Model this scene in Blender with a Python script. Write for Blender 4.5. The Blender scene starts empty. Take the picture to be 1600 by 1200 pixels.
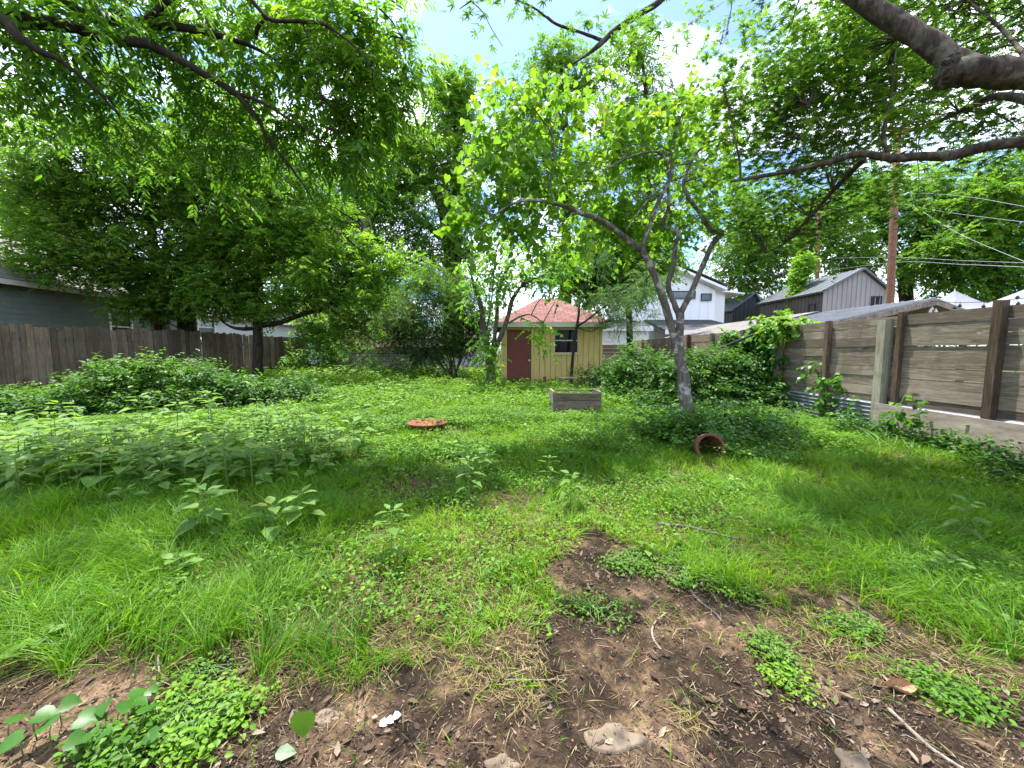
import bpy, math, random
import numpy as np
from mathutils import Vector

rng = np.random.default_rng(11)
random.seed(11)
C = bpy.context.scene.collection
F = 578.0                     # focal length in photo pixels (1600 wide)
CAM_H = 1.5
PITCH = math.atan(50 / F)
cp, sp = math.cos(PITCH), math.sin(PITCH)

# ---------------------------------------------------------------- noise, terrain
def _hash(ix, iy, seed):
    h = (ix * 374761393 + iy * 668265263 + seed * 1442695041) & 0xFFFFFFFF
    h = ((h ^ (h >> 13)) * 1274126177) & 0xFFFFFFFF
    return ((h ^ (h >> 16)) & 0xFFFF) / 65535.0

def vnoise(x, y, seed=0):
    x = np.asarray(x, float); y = np.asarray(y, float)
    ix = np.floor(x).astype(np.int64); iy = np.floor(y).astype(np.int64)
    fx = x - ix; fy = y - iy
    fx = fx * fx * (3 - 2 * fx); fy = fy * fy * (3 - 2 * fy)
    a = _hash(ix, iy, seed); b = _hash(ix + 1, iy, seed)
    c = _hash(ix, iy + 1, seed); d = _hash(ix + 1, iy + 1, seed)
    return (a * (1 - fx) + b * fx) * (1 - fy) + (c * (1 - fx) + d * fx) * fy

def fbm(x, y, seed=0, o=3):
    s = 0; a = .5; t = 0
    for k in range(o):
        s = s + a * vnoise(np.asarray(x) * 2 ** k, np.asarray(y) * 2 ** k, seed + k); t += a; a *= .5
    return s / t

def g(x, y):
    x = np.asarray(x, float); y = np.asarray(y, float)
    return (.022 * np.clip(y, 0, 14) - .012 * np.clip(x, -15, 8)
            + .10 * (fbm(x * .35, y * .35, 5, 2) - .5) * np.clip(y / 3, 0, 1))

def P(px, py, Y):
    """photo pixel at forward distance Y (metres) -> world point"""
    u = (px - 800) / F; v = (600 - py) / F
    k = Y / (cp + v * sp)
    return np.array([u * k, Y, CAM_H + (v * cp - sp) * k])

def PX(px, py, X):
    """photo pixel on the plane x = X"""
    u = (px - 800) / F; v = (600 - py) / F
    k = X / u
    return np.array([X, (cp + v * sp) * k, CAM_H + (v * cp - sp) * k])

def GP(px, py):
    """photo pixel -> point on the ground"""
    lo, hi = .3, 40.
    for _ in range(50):
        m = (lo + hi) / 2
        p = P(px, py, m)
        if p[2] > g(p[0], p[1]): lo = m
        else: hi = m
    p = P(px, py, lo); p[2] = float(g(p[0], p[1]))
    return p

def in_poly(x, y, poly):
    ins = np.zeros(len(x), bool); n = len(poly); j = n - 1
    for i in range(n):
        xi, yi = poly[i]; xj, yj = poly[j]
        c = ((yi > y) != (yj > y)) & (x < (xj - xi) * (y - yi) / (yj - yi + 1e-12) + xi)
        ins ^= c; j = i
    return ins

# ---------------------------------------------------------------- materials
def newmat(name):
    m = bpy.data.materials.new(name); m.use_nodes = True
    nt = m.node_tree; nt.nodes.clear()
    out = nt.nodes.new('ShaderNodeOutputMaterial')
    return m, nt, out

def N(nt, t, **kw):
    n = nt.nodes.new(t)
    for k, v in kw.items(): setattr(n, k, v)
    return n

def ramp(nt, stops, interp='LINEAR'):
    r = N(nt, 'ShaderNodeValToRGB'); r.color_ramp.interpolation = interp
    e = r.color_ramp.elements
    while len(e) < len(stops): e.new(.5)
    for i, (p, c) in enumerate(stops):
        e[i].position = p; e[i].color = (*c, 1)
    return r

def coords(nt, scale=(1, 1, 1), kind='Object', rot=(0, 0, 0)):
    tc = N(nt, 'ShaderNodeTexCoord'); mp = N(nt, 'ShaderNodeMapping')
    mp.inputs['Scale'].default_value = scale; mp.inputs['Rotation'].default_value = rot
    nt.links.new(tc.outputs[kind], mp.inputs['Vector'])
    return mp.outputs['Vector']

def noise(nt, vec, scale, detail=6, rough=.6, dist=0):
    n = N(nt, 'ShaderNodeTexNoise'); n.inputs['Scale'].default_value = scale
    n.inputs['Detail'].default_value = detail; n.inputs['Roughness'].default_value = rough
    n.inputs['Distortion'].default_value = dist
    nt.links.new(vec, n.inputs['Vector'])
    return n

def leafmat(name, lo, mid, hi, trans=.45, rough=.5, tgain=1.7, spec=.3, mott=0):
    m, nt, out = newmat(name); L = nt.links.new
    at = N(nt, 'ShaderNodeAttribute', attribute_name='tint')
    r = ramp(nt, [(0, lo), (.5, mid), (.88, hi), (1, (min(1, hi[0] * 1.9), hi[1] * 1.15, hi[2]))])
    if mott:
        nz = noise(nt, coords(nt), mott, 4, .6); ma = N(nt, 'ShaderNodeMath', operation='MULTIPLY_ADD'); L(nz.outputs[0], ma.inputs[0]); ma.inputs[1].default_value = .55
        sb = N(nt, 'ShaderNodeMath', operation='SUBTRACT'); L(at.outputs['Fac'], sb.inputs[0]); sb.inputs[1].default_value = .275; L(sb.outputs[0], ma.inputs[2]); L(ma.outputs[0], r.inputs[0])
    else: L(at.outputs['Fac'], r.inputs[0])
    p = N(nt, 'ShaderNodeBsdfPrincipled'); p.inputs['Roughness'].default_value = rough
    p.inputs['Specular IOR Level'].default_value = spec
    L(r.outputs[0], p.inputs['Base Color'])
    t = N(nt, 'ShaderNodeBsdfTranslucent')
    mu = N(nt, 'ShaderNodeMix', data_type='RGBA', blend_type='MULTIPLY'); mu.inputs[0].default_value = 1
    L(r.outputs[0], mu.inputs[6]); mu.inputs[7].default_value = (tgain * 1.1, tgain, tgain * .6, 1)
    L(mu.outputs[2], t.inputs['Color'])
    mx = N(nt, 'ShaderNodeMixShader'); mx.inputs[0].default_value = trans
    L(p.outputs[0], mx.inputs[1]); L(t.outputs[0], mx.inputs[2]); L(mx.outputs[0], out.inputs[0])
    return m

def barkmat(name, dark, mid, light, lichen=None, scale=1.):
    m, nt, out = newmat(name); L = nt.links.new
    v = coords(nt, (9 * scale, 9 * scale, 2.2 * scale))
    n1 = noise(nt, v, 2.2, 8, .7)
    v2 = coords(nt); n2 = noise(nt, v2, 6 * scale, 4, .6)
    r = ramp(nt, [(.3, dark), (.52, mid), (.75, light)]); L(n1.outputs[0], r.inputs[0])
    col = r.outputs[0]
    if lichen:
        rr = ramp(nt, [(.53, (0, 0, 0)), (.62, (1, 1, 1))]); L(n2.outputs[0], rr.inputs[0])
        mx = N(nt, 'ShaderNodeMix', data_type='RGBA'); L(rr.outputs[0], mx.inputs[0]); L(col, mx.inputs[6])
        mx.inputs[7].default_value = (*lichen, 1); col = mx.outputs[2]
    p = N(nt, 'ShaderNodeBsdfPrincipled'); p.inputs['Roughness'].default_value = .9
    p.inputs['Specular IOR Level'].default_value = .15
    L(col, p.inputs['Base Color'])
    b = N(nt, 'ShaderNodeBump'); b.inputs['Strength'].default_value = .8; b.inputs['Distance'].default_value = .02
    L(n1.outputs[0], b.inputs['Height']); L(b.outputs[0], p.inputs['Normal'])
    L(p.outputs[0], out.inputs[0])
    return m

def woodmat(name, axis, dark, mid, light, stain=None, moss=None, knots=False):
    """weathered boards: grain runs along axis 0/1/2; per-board 'tint' shifts the tone"""
    m, nt, out = newmat(name); L = nt.links.new
    sc = [34, 34, 34]; sc[axis] = 2.3
    v = coords(nt, sc); at = N(nt, 'ShaderNodeAttribute', attribute_name='tint')
    ad = N(nt, 'ShaderNodeVectorMath', operation='ADD'); sx = N(nt, 'ShaderNodeVectorMath', operation='SCALE')
    cv = N(nt, 'ShaderNodeCombineXYZ')
    for i in range(3): L(at.outputs['Fac'], cv.inputs[i])
    L(cv.outputs[0], sx.inputs[0]); sx.inputs['Scale'].default_value = 97.
    L(v, ad.inputs[0]); L(sx.outputs[0], ad.inputs[1])
    n1 = noise(nt, ad.outputs[0], 1.0, 8, .68, 1.3)
    v2 = coords(nt); n2 = noise(nt, v2, 1.7, 5, .6)
    mth = N(nt, 'ShaderNodeMath', operation='MULTIPLY_ADD'); L(at.outputs['Fac'], mth.inputs[0])
    mth.inputs[1].default_value = .28
    L(n1.outputs[0], mth.inputs[2])
    m2 = N(nt, 'ShaderNodeMath', operation='MULTIPLY_ADD'); L(n2.outputs[0], m2.inputs[0]); m2.inputs[1].default_value = .35
    L(mth.outputs[0], m2.inputs[2])
    r = ramp(nt, [(.5, dark), (.8, mid), (1.05 if False else 1., light)]); L(m2.outputs[0], r.inputs[0])
    col = r.outputs[0]
    for c_, scl, lo, hi in ((stain, 2.3, .56, .72), (moss, 1.4, .55, .7)):
        if c_ is None: continue
        n3 = noise(nt, v2, scl, 5, .65); rr = ramp(nt, [(lo, (0, 0, 0)), (hi, (.75, .75, .75))]); L(n3.outputs[0], rr.inputs[0])
        mx = N(nt, 'ShaderNodeMix', data_type='RGBA'); L(rr.outputs[0], mx.inputs[0]); L(col, mx.inputs[6])
        mx.inputs[7].default_value = (*c_, 1); col = mx.outputs[2]
    if knots:
        ks = [7., 7., 7.]; ks[axis] = 2.6
        vk = coords(nt, ks); nk = noise(nt, vk, 2., 3, .6); mk = N(nt, 'ShaderNodeMix', data_type='RGBA'); mk.inputs[0].default_value = .12; L(vk, mk.inputs[6]); L(nk.outputs['Color'], mk.inputs[7])
        vo = N(nt, 'ShaderNodeTexVoronoi'); vo.inputs['Scale'].default_value = .55; L(mk.outputs[2], vo.inputs['Vector'])
        rk = ramp(nt, [(.05, (.9, .9, .9)), (.11, (.25, .25, .25)), (.17, (0, 0, 0))]); L(vo.outputs['Distance'], rk.inputs[0])
        mx = N(nt, 'ShaderNodeMix', data_type='RGBA'); L(rk.outputs[0], mx.inputs[0]); L(col, mx.inputs[6]); mx.inputs[7].default_value = (.035, .024, .016, 1); col = mx.outputs[2]
    p = N(nt, 'ShaderNodeBsdfPrincipled'); p.inputs['Roughness'].default_value = .88
    p.inputs['Specular IOR Level'].default_value = .2
    L(col, p.inputs['Base Color'])
    b = N(nt, 'ShaderNodeBump'); b.inputs['Strength'].default_value = .25; b.inputs['Distance'].default_value = .004
    L(n1.outputs[0], b.inputs['Height']); L(b.outputs[0], p.inputs['Normal']); L(p.outputs[0], out.inputs[0])
    return m

def plain(name, col, rough=.6, metal=0., var=.25, scale=8., spec=.4, vscale=(1, 1, 1), bump=0.):
    m, nt, out = newmat(name); L = nt.links.new
    v = coords(nt, vscale); n = noise(nt, v, scale, 6, .65)
    lo = tuple(c * (1 - var) for c in col); hi = tuple(min(1, c * (1 + var)) for c in col)
    r = ramp(nt, [(.3, lo), (.7, hi)]); L(n.outputs[0], r.inputs[0])
    p = N(nt, 'ShaderNodeBsdfPrincipled'); p.inputs['Roughness'].default_value = rough
    p.inputs['Metallic'].default_value = metal; p.inputs['Specular IOR Level'].default_value = spec
    L(r.outputs[0], p.inputs['Base Color'])
    if bump:
        b = N(nt, 'ShaderNodeBump'); b.inputs['Strength'].default_value = bump; b.inputs['Distance'].default_value = .01
        L(n.outputs[0], b.inputs['Height']); L(b.outputs[0], p.inputs['Normal'])
    L(p.outputs[0], out.inputs[0])
    return m

def twotone(name, a, b, scale, lo, hi, rough=.8, detail=6, vscale=(1, 1, 1), bump=.4, metal=0.):
    m, nt, out = newmat(name); L = nt.links.new
    v = coords(nt, vscale); n = noise(nt, v, scale, detail, .7)
    r = ramp(nt, [(lo, a), (hi, b)]); L(n.outputs[0], r.inputs[0])
    p = N(nt, 'ShaderNodeBsdfPrincipled'); p.inputs['Roughness'].default_value = rough; p.inputs['Metallic'].default_value = metal
    p.inputs['Specular IOR Level'].default_value = .25
    L(r.outputs[0], p.inputs['Base Color'])
    bp = N(nt, 'ShaderNodeBump'); bp.inputs['Strength'].default_value = bump; bp.inputs['Distance'].default_value = .01
    L(n.outputs[0], bp.inputs['Height']); L(bp.outputs[0], p.inputs['Normal']); L(p.outputs[0], out.inputs[0])
    return m

def shinglemat(name, a, b, rowh=.14, brw=.3):
    m, nt, out = newmat(name); L = nt.links.new
    tc = N(nt, 'ShaderNodeTexCoord'); br = N(nt, 'ShaderNodeTexBrick')
    L(tc.outputs['UV'], br.inputs['Vector'])
    br.inputs['Scale'].default_value = 1; br.inputs['Brick Width'].default_value = brw; br.inputs['Row Height'].default_value = rowh
    br.inputs['Mortar Size'].default_value = .008; br.inputs['Mortar'].default_value = (*[c * .35 for c in a], 1)
    br.inputs['Color1'].default_value = (*a, 1); br.inputs['Color2'].default_value = (*b, 1)
    v = coords(nt); n = noise(nt, v, 3, 6, .7)
    mx = N(nt, 'ShaderNodeMix', data_type='RGBA', blend_type='MULTIPLY'); mx.inputs[0].default_value = .6
    r = ramp(nt, [(.3, (.55, .55, .55)), (.7, (1.2, 1.2, 1.2))]); L(n.outputs[0], r.inputs[0])
    L(br.outputs[0], mx.inputs[6]); L(r.outputs[0], mx.inputs[7])
    p = N(nt, 'ShaderNodeBsdfPrincipled'); p.inputs['Roughness'].default_value = .9; p.inputs['Specular IOR Level'].default_value = .15
    L(mx.outputs[2], p.inputs['Base Color']); L(p.outputs[0], out.inputs[0])
    return m

M = {}
# foliage
M['redbud'] = leafmat('redbud leaf', (.05, .13, .012), (.095, .215, .018), (.17, .31, .025), .52, tgain=1.9, mott=18)
M['chaste'] = leafmat('chaste leaf', (.035, .09, .016), (.07, .165, .02), (.13, .26, .024), .5, tgain=1.9)
M['pecan'] = leafmat('pecan leaf', (.032, .088, .012), (.066, .162, .016), (.12, .255, .022), .52, tgain=1.85)
M['elm'] = leafmat('elm leaf', (.045, .105, .012), (.078, .175, .016), (.135, .265, .022), .54, tgain=2.0)
M['backtree'] = leafmat('far leaf', (.05, .12, .016), (.09, .21, .022), (.15, .30, .03), .45)
M['fartree'] = leafmat('farther leaf', (.055, .12, .03), (.095, .19, .04), (.15, .27, .05), .42)
M['privet'] = leafmat('privet leaf', (.026, .068, .010), (.052, .13, .014), (.10, .22, .02), .42)
M['mulberry'] = leafmat('mulberry leaf', (.05, .14, .016), (.10, .25, .022), (.17, .34, .035), .48, mott=14)
M['mimosa'] = leafmat('blue green leaf', (.035, .095, .035), (.07, .16, .055), (.13, .25, .085), .4)
M['bush'] = leafmat('bush leaf', (.022, .068, .012), (.045, .125, .016), (.09, .21, .025), .36, .5)
M['vine'] = leafmat('vine leaf', (.022, .072, .012), (.05, .145, .018), (.11, .26, .025), .4, .4, mott=30)
M['weed'] = leafmat('weed leaf', (.075, .16, .026), (.135, .255, .045), (.2, .33, .07), .44, .55, mott=30)
M['grass'] = leafmat('grass blade', (.042, .118, .006), (.105, .25, .009), (.215, .36, .022), .47, .5)
M['straw'] = leafmat('straw', (.17, .125, .055), (.27, .205, .09), (.38, .30, .15), .3, .6, 1.2)
M['cover'] = leafmat('ground cover leaf', (.038, .108, .008), (.088, .21, .011), (.18, .32, .02), .42, .5)
M['litter'] = leafmat('dead leaf', (.035, .025, .018), (.13, .092, .064), (.30, .245, .19), .12, .8, 1.0, .1)
M['flower'] = leafmat('mauve flower', (.16, .15, .26), (.28, .27, .42), (.42, .40, .55), .3, .7, 1.1)
M['tinyflower'] = leafmat('cream flower', (.45, .42, .3), (.6, .55, .4), (.7, .68, .55), .3, .7, 1.1)
M['stem'] = plain('green stem', (.10, .18, .04), .6)
M['paleleaf'] = plain('pale dry leaf', (.15, .20, .12), .7)
# bark, wood
M['bark_redbud'] = barkmat('redbud bark', (.042, .037, .033), (.12, .105, .095), (.22, .2, .185), (.34, .33, .30))
M['bark_dark'] = barkmat('dark bark', (.012, .010, .008), (.035, .028, .022), (.075, .06, .05))
M['bark_chaste'] = barkmat('chaste bark', (.018, .014, .011), (.065, .051, .039), (.16, .13, .10), (.14, .135, .095))
M['bark_grey'] = barkmat('grey bark', (.04, .034, .028), (.10, .085, .07), (.2, .17, .145))
M['deadwood'] = barkmat('dead wood', (.10, .08, .065), (.24, .2, .165), (.38, .34, .29))
M['pole'] = barkmat('pole wood', (.10, .05, .03), (.22, .115, .07), (.32, .19, .13))
M['board_h'] = woodmat('grey boards along fence', 1, (.05, .039, .03), (.16, .13, .10), (.30, .252, .20), (.09, .058, .037), (.115, .12, .055), True)
M['board_hb'] = woodmat('brown boards along fence', 1, (.08, .058, .042), (.21, .155, .11), (.36, .285, .215), (.11, .07, .045), None, True)
M['board_v'] = woodmat('old pickets', 2, (.034, .025, .018), (.098, .074, .053), (.18, .142, .106), (.04, .03, .024), (.05, .055, .035))
M['post'] = woodmat('weathered post', 2, (.07, .056, .045), (.19, .16, .13), (.32, .28, .235), (.10, .065, .04))
M['post_green'] = woodmat('mossy post', 2, (.09, .085, .06), (.23, .215, .16), (.36, .34, .26), None, (.14, .16, .075))
M['post_brown'] = woodmat('stained post', 2, (.028, .019, .013), (.10, .07, .047), (.21, .155, .11), (.025, .017, .011))
M['plank_x'] = woodmat('planter boards', 0, (.045, .034, .026), (.155, .125, .098), (.29, .25, .205), (.09, .05, .033), None, True)
M['plywood'] = twotone('weathered plywood', (.14, .11, .088), (.31, .27, .225), 3.5, .3, .7, .85, 8, (4, 1, 4), .15)
M['cutwood'] = plain('cut wood', (.38, .28, .17), .8, 0, .35, 20)
# metal and paint
M['galv'] = twotone('galvanised', (.17, .185, .20), (.34, .36, .385), 4, .3, .75, .6, 5, (1, 1, 3), .1, .5)
M['rust'] = twotone('rust', (.075, .032, .02), (.27, .108, .055), 9, .3, .7, .9, 8)
M['terra'] = twotone('terracotta', (.07, .032, .022), (.18, .075, .042), 11, .3, .7, .9)
M['soil'] = twotone('potting soil', (.015, .011, .008), (.06, .045, .032), 30, .3, .7, .95)
M['black'] = plain('black paint', (.012, .012, .013), .5)
M['iron'] = plain('dark steel', (.04, .045, .04), .6, .3)
M['wire'] = plain('grey cable', (.32, .33, .35), .5)
M['darkwire'] = plain('black cable', (.02, .02, .02), .6)
M['white'] = plain('white paint', (.78, .79, .80), .55, 0, .04)
M['cream'] = plain('cream paint', (.62, .56, .42), .6, 0, .1)
M['yellow'] = twotone('ochre siding', (.50, .355, .125), (.63, .475, .195), 3, .3, .7, .75, 6, (3, 3, .6), .1)
M['reddoor'] = plain('maroon door', (.14, .028, .022), .5, 0, .18, 4)
M['glass'] = plain('dark glass', (.008, .010, .011), .12, 0, .3, 3, .12)
M['glass_blue'] = plain('window glass', (.06, .085, .10), .06, 0, .5, 1.2, .8)
M['roof_red'] = shinglemat('faded red shingles', (.19, .088, .08), (.26, .135, .122), .14, .3)
M['roof_dark'] = shinglemat('dark shingles', (.05, .052, .058), (.085, .087, .095), .14, .3)
M['roof_grey'] = shinglemat('grey shingles', (.16, .14, .13), (.25, .22, .20), .14, .3)
M['roof_tan'] = shinglemat('tan grey shingles', (.15, .14, .132), (.21, .197, .185), .14, .3)
M['sage'] = plain('sage siding', (.13, .16, .135), .75, 0, .15, 3)
M['pale'] = plain('pale siding', (.62, .66, .70), .7, 0, .08, 3)
M['greyboard'] = plain('grey boards', (.30, .285, .28), .7, 0, .12, 3, .3, (1, 1, .2))
M['brownboard'] = plain('dark brown boards', (.10, .082, .075), .7, 0, .15, 3, .3, (1, 1, .2))
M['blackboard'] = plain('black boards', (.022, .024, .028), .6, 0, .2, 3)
M['metalroof'] = plain('standing seam roof', (.10, .11, .125), .5, .3, .12, 2)
M['whitecanvas'] = plain('pale canopy cloth', (.17, .175, .21), .8, 0, .12, 2)
M['peach'] = plain('peach wall', (.6, .40, .27), .8, 0, .1)
M['teal'] = plain('teal paint', (.16, .45, .50), .6)
M['trim'] = plain('pale trim', (.55, .53, .46), .6, 0, .08)
M['stone'] = twotone('limestone', (.085, .062, .043), (.19, .148, .105), 18, .25, .65, .95, 10, (1, 1, 1), .3)
M['paper'] = plain('white scrap', (.5, .5, .49), .7, 0, .1)
M['bulb'] = plain('lamp glass', (.03, .03, .035), .1, 0, .2)
M['whitebulb'] = plain('white lamp glass', (.7, .7, .68), .2, 0, .1)
M['beige'] = plain('beige wall', (.58, .47, .33), .7, 0, .1)
M['dryleaf'] = twotone('curled brown leaf', (.24, .12, .06), (.45, .27, .16), 14, .3, .7, .7)

# ---------------------------------------------------------------- geometry collector
class Geo:
    def __init__(s): s.v = []; s.l = []; s.z = []; s.t = []; s.m = []; s.n = 0; s.uv = {}
    def add(s, verts, loops, sizes, tint=None, mi=0):
        verts = np.asarray(verts, float).reshape(-1, 3); loops = np.asarray(loops, np.int64); sizes = np.asarray(sizes, np.int64)
        s.v.append(verts); s.l.append(loops + s.n); s.z.append(sizes); s.n += len(verts)
        k = len(sizes)
        s.t.append(np.broadcast_to(np.asarray(.5 if tint is None else tint, float), (k,)).copy())
        s.m.append(np.full(k, mi, np.int64))
    def poly(s, pts, tint=.5, mi=0): s.add(pts, list(range(len(pts))), [len(pts)], tint, mi)
    def box(s, lo, hi, tint=.5, mi=0, jit=0.):
        x0, y0, z0 = lo; x1, y1, z1 = hi
        v = np.array([(x0, y0, z0), (x1, y0, z0), (x1, y1, z0), (x0, y1, z0), (x0, y0, z1), (x1, y0, z1), (x1, y1, z1), (x0, y1, z1)], float)
        if jit: v += rng.normal(0, jit, v.shape)
        s.add(v, [0, 3, 2, 1, 4, 5, 6, 7, 0, 1, 5, 4, 1, 2, 6, 5, 2, 3, 7, 6, 3, 0, 4, 7], [4] * 6, tint, mi)
    def obox(s, o, ax, ay, az, tint=.5, mi=0):
        """box from corner o along three edge vectors"""
        o, ax, ay, az = (np.asarray(q, float) for q in (o, ax, ay, az))
        v = [o, o + ax, o + ax + ay, o + ay, o + az, o + ax + az, o + ax + ay + az, o + ay + az]
        s.add(v, [0, 3, 2, 1, 4, 5, 6, 7, 0, 1, 5, 4, 1, 2, 6, 5, 2, 3, 7, 6, 3, 0, 4, 7], [4] * 6, tint, mi)
    def tube(s, pts, rad, sides=8, sub=4, wob=0., tint=.5, mi=0, cap=True, flat=None):
        pts = np.asarray(pts, float); n = len(pts)
        rad = np.asarray(rad, float)
        if len(np.atleast_1d(rad)) == 2 and n != 2 or np.ndim(rad) == 0:
            rad = np.linspace(np.atleast_1d(rad)[0], np.atleast_1d(rad)[-1], n)
        if sub > 1 and n > 2:
            e = np.vstack([2 * pts[0] - pts[1], pts, 2 * pts[-1] - pts[-2]]); q = []; r = []
            for i in range(n - 1):
                a, b, c, d = e[i:i + 4]
                for k in range(sub):
                    t = k / sub
                    q.append(.5 * (2 * b + (c - a) * t + (2 * a - 5 * b + 4 * c - d) * t * t + (3 * b - a - 3 * c + d) * t ** 3))
                    r.append(rad[i] * (1 - t) + rad[i + 1] * t)
            q.append(pts[-1]); r.append(rad[-1]); pts = np.array(q); rad = np.array(r); n = len(pts)
        tan = np.gradient(pts, axis=0); tan /= np.linalg.norm(tan, axis=1)[:, None] + 1e-9
        ref = np.array([0, 0, 1.]) if abs(tan[0][2]) < .8 else np.array([1., 0, 0])
        ang = np.linspace(0, 2 * np.pi, sides, endpoint=False); V = []
        u = np.cross(tan[0], ref); u /= np.linalg.norm(u)
        for i in range(n):
            u = u - tan[i] * np.dot(u, tan[i]); u /= np.linalg.norm(u) + 1e-9
            w = np.cross(tan[i], u)
            rr = rad[i] * (1 + (rng.normal(0, wob, sides) if wob else 0))
            V.append(pts[i] + (np.cos(ang) * rr)[:, None] * u + (np.sin(ang) * rr)[:, None] * w)
        V = np.vstack(V); L = []; Z = []
        for i in range(n - 1):
            for k in range(sides):
                a = i * sides + k; b = i * sides + (k + 1) % sides
                L += [a, b, b + sides, a + sides]; Z.append(4)
        if cap:
            L += list(range(sides))[::-1]; Z.append(sides)
            L += [(n - 1) * sides + k for k in range(sides)]; Z.append(sides)
        s.add(V, L, Z, tint, mi)
    def lathe(s, prof, base, axis=(0, 0, 1), sides=28, tint=.5, mi=0, wob=0.):
        """prof: list of (r, h) along axis"""
        a = np.array(axis, float); a /= np.linalg.norm(a)
        ref = np.array([0, 0, 1.]) if abs(a[2]) < .9 else np.array([1., 0, 0])
        u = np.cross(a, ref); u /= np.linalg.norm(u); w = np.cross(a, u); base = np.asarray(base, float)
        ang = np.linspace(0, 2 * np.pi, sides, endpoint=False); V = []
        for r, h in prof: V.append(base + a * h + (np.cos(ang) * r)[:, None] * u + (np.sin(ang) * r)[:, None] * w)
        V = np.vstack(V) + (rng.normal(0, wob, (len(prof) * sides, 3)) if wob else 0); L = []; Z = []
        for i in range(len(prof) - 1):
            for k in range(sides):
                p, q = i * sides + k, i * sides + (k + 1) % sides
                L += [p, q, q + sides, p + sides]; Z.append(4)
        s.add(V, L, Z, tint, mi)
    def build(s, name, mats, parent=None, origin=None, smooth=False, uv=None):
        if not s.v: return None
        V = np.vstack(s.v)
        if origin is None: origin = np.array(parent.location) if parent is not None else np.zeros(3)
        V = V - np.asarray(origin, float)
        Lp = np.concatenate(s.l); Z = np.concatenate(s.z)
        me = bpy.data.meshes.new(name)
        me.vertices.add(len(V)); me.vertices.foreach_set('co', V.astype(np.float32).ravel())
        me.loops.add(len(Lp)); me.loops.foreach_set('vertex_index', Lp.astype(np.int32))
        me.polygons.add(len(Z)); st = np.concatenate([[0], np.cumsum(Z)[:-1]])
        me.polygons.foreach_set('loop_start', st.astype(np.int32))
        if not isinstance(mats, (list, tuple)): mats = [mats]
        for m in mats: me.materials.append(m)
        me.update(calc_edges=True)
        me.polygons.foreach_set('material_index', np.concatenate(s.m).astype(np.int32))
        at = me.attributes.new('tint', 'FLOAT', 'FACE'); at.data.foreach_set('value', np.concatenate(s.t).astype(np.float32))
        me.polygons.foreach_set('use_smooth', np.full(len(Z), bool(smooth)))
        if uv is not None:
            ul = me.uv_layers.new(name='UVMap'); ul.data.foreach_set('uv', uv(V[Lp] + np.asarray(origin)).astype(np.float32).ravel())
        me.update()
        o = bpy.data.objects.new(name, me); C.objects.link(o)
        if parent is not None: o.parent = parent
        else: o.location = origin
        return o

def tag(o, label=None, cat=None, group=None, kind=None):
    if label: o['label'] = label
    if cat: o['category'] = cat
    if group: o['group'] = group
    if kind: o['kind'] = kind
    return o

def thing(name, loc, label, cat, group=None):
    o = bpy.data.objects.new(name, None); C.objects.link(o)
    o.location = [float(q) for q in loc]; o.empty_display_size = .2
    return tag(o, label, cat, group)

# ---------------------------------------------------------------- leaves
def _t(v, f):
    v = np.array(v, float); return v, np.array([i for q in f for i in q]), np.array([len(q) for q in f])
T_DIA = _t([(0, 0, 0), (.45, .5, .12), (1, 0, 0), (.45, -.5, .12)], [(0, 1, 2, 3)])
T_LAN = _t([(0, 0, 0), (.3, .5, .15), (.68, .36, .1), (1, 0, 0), (.68, -.36, .1), (.3, -.5, .15), (.5, 0, -.05)],
           [(0, 1, 6), (1, 2, 3, 6), (6, 3, 4, 5), (0, 6, 5)])
T_OVA = _t([(0, 0, 0), (.5, 0, 0), (1, 0, 0), (.16, .36, .1), (.46, .5, .12), (.8, .24, .06), (.16, -.36, .1), (.46, -.5, .12), (.8, -.24, .06)],
           [(0, 3, 4, 1), (1, 4, 5, 2), (0, 1, 7, 6), (1, 2, 8, 7)])
T_HEA = _t([(0, 0, 0), (.45, 0, 0), (1, 0, 0), (-.1, .26, .05), (.12, .52, .1), (.46, .47, .1), (.78, .2, .05),
            (-.1, -.26, .05), (.12, -.52, .1), (.46, -.47, .1), (.78, -.2, .05)],
           [(0, 3, 4), (0, 4, 5, 1), (1, 5, 6, 2), (0, 8, 7), (0, 1, 9, 8), (1, 2, 10, 9)])

def unit(a): return a / (np.linalg.norm(a, axis=-1, keepdims=True) + 1e-9)

def leaves(geo, pos, d, n, L, W, tpl, droop=.12, tint=None, mi=0):
    v, fl, fz = tpl; k = len(v); m = len(pos)
    if m == 0: return
    d = unit(d); s = unit(np.cross(d, n)); n = np.cross(s, d)
    t = v[:, 0][None, :, None]; w = v[:, 1][None, :, None]; f = v[:, 2][None, :, None]
    L = np.broadcast_to(L, (m,))[:, None, None]; W = np.broadcast_to(W, (m,))[:, None, None]
    dr = np.broadcast_to(droop, (m,))[:, None, None]
    V = pos[:, None, :] + d[:, None, :] * t * L + s[:, None, :] * w * W + n[:, None, :] * (f * W - dr * t * t * L)
    loops = (np.arange(m) * k)[:, None] + fl[None, :]
    tt = rng.uniform(.15, .85, m) if tint is None else tint
    geo.add(V.reshape(-1, 3), loops.ravel(), np.tile(fz, m), np.repeat(tt, len(fz)), mi)

def rdir(m): return unit(rng.normal(size=(m, 3)))

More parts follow.
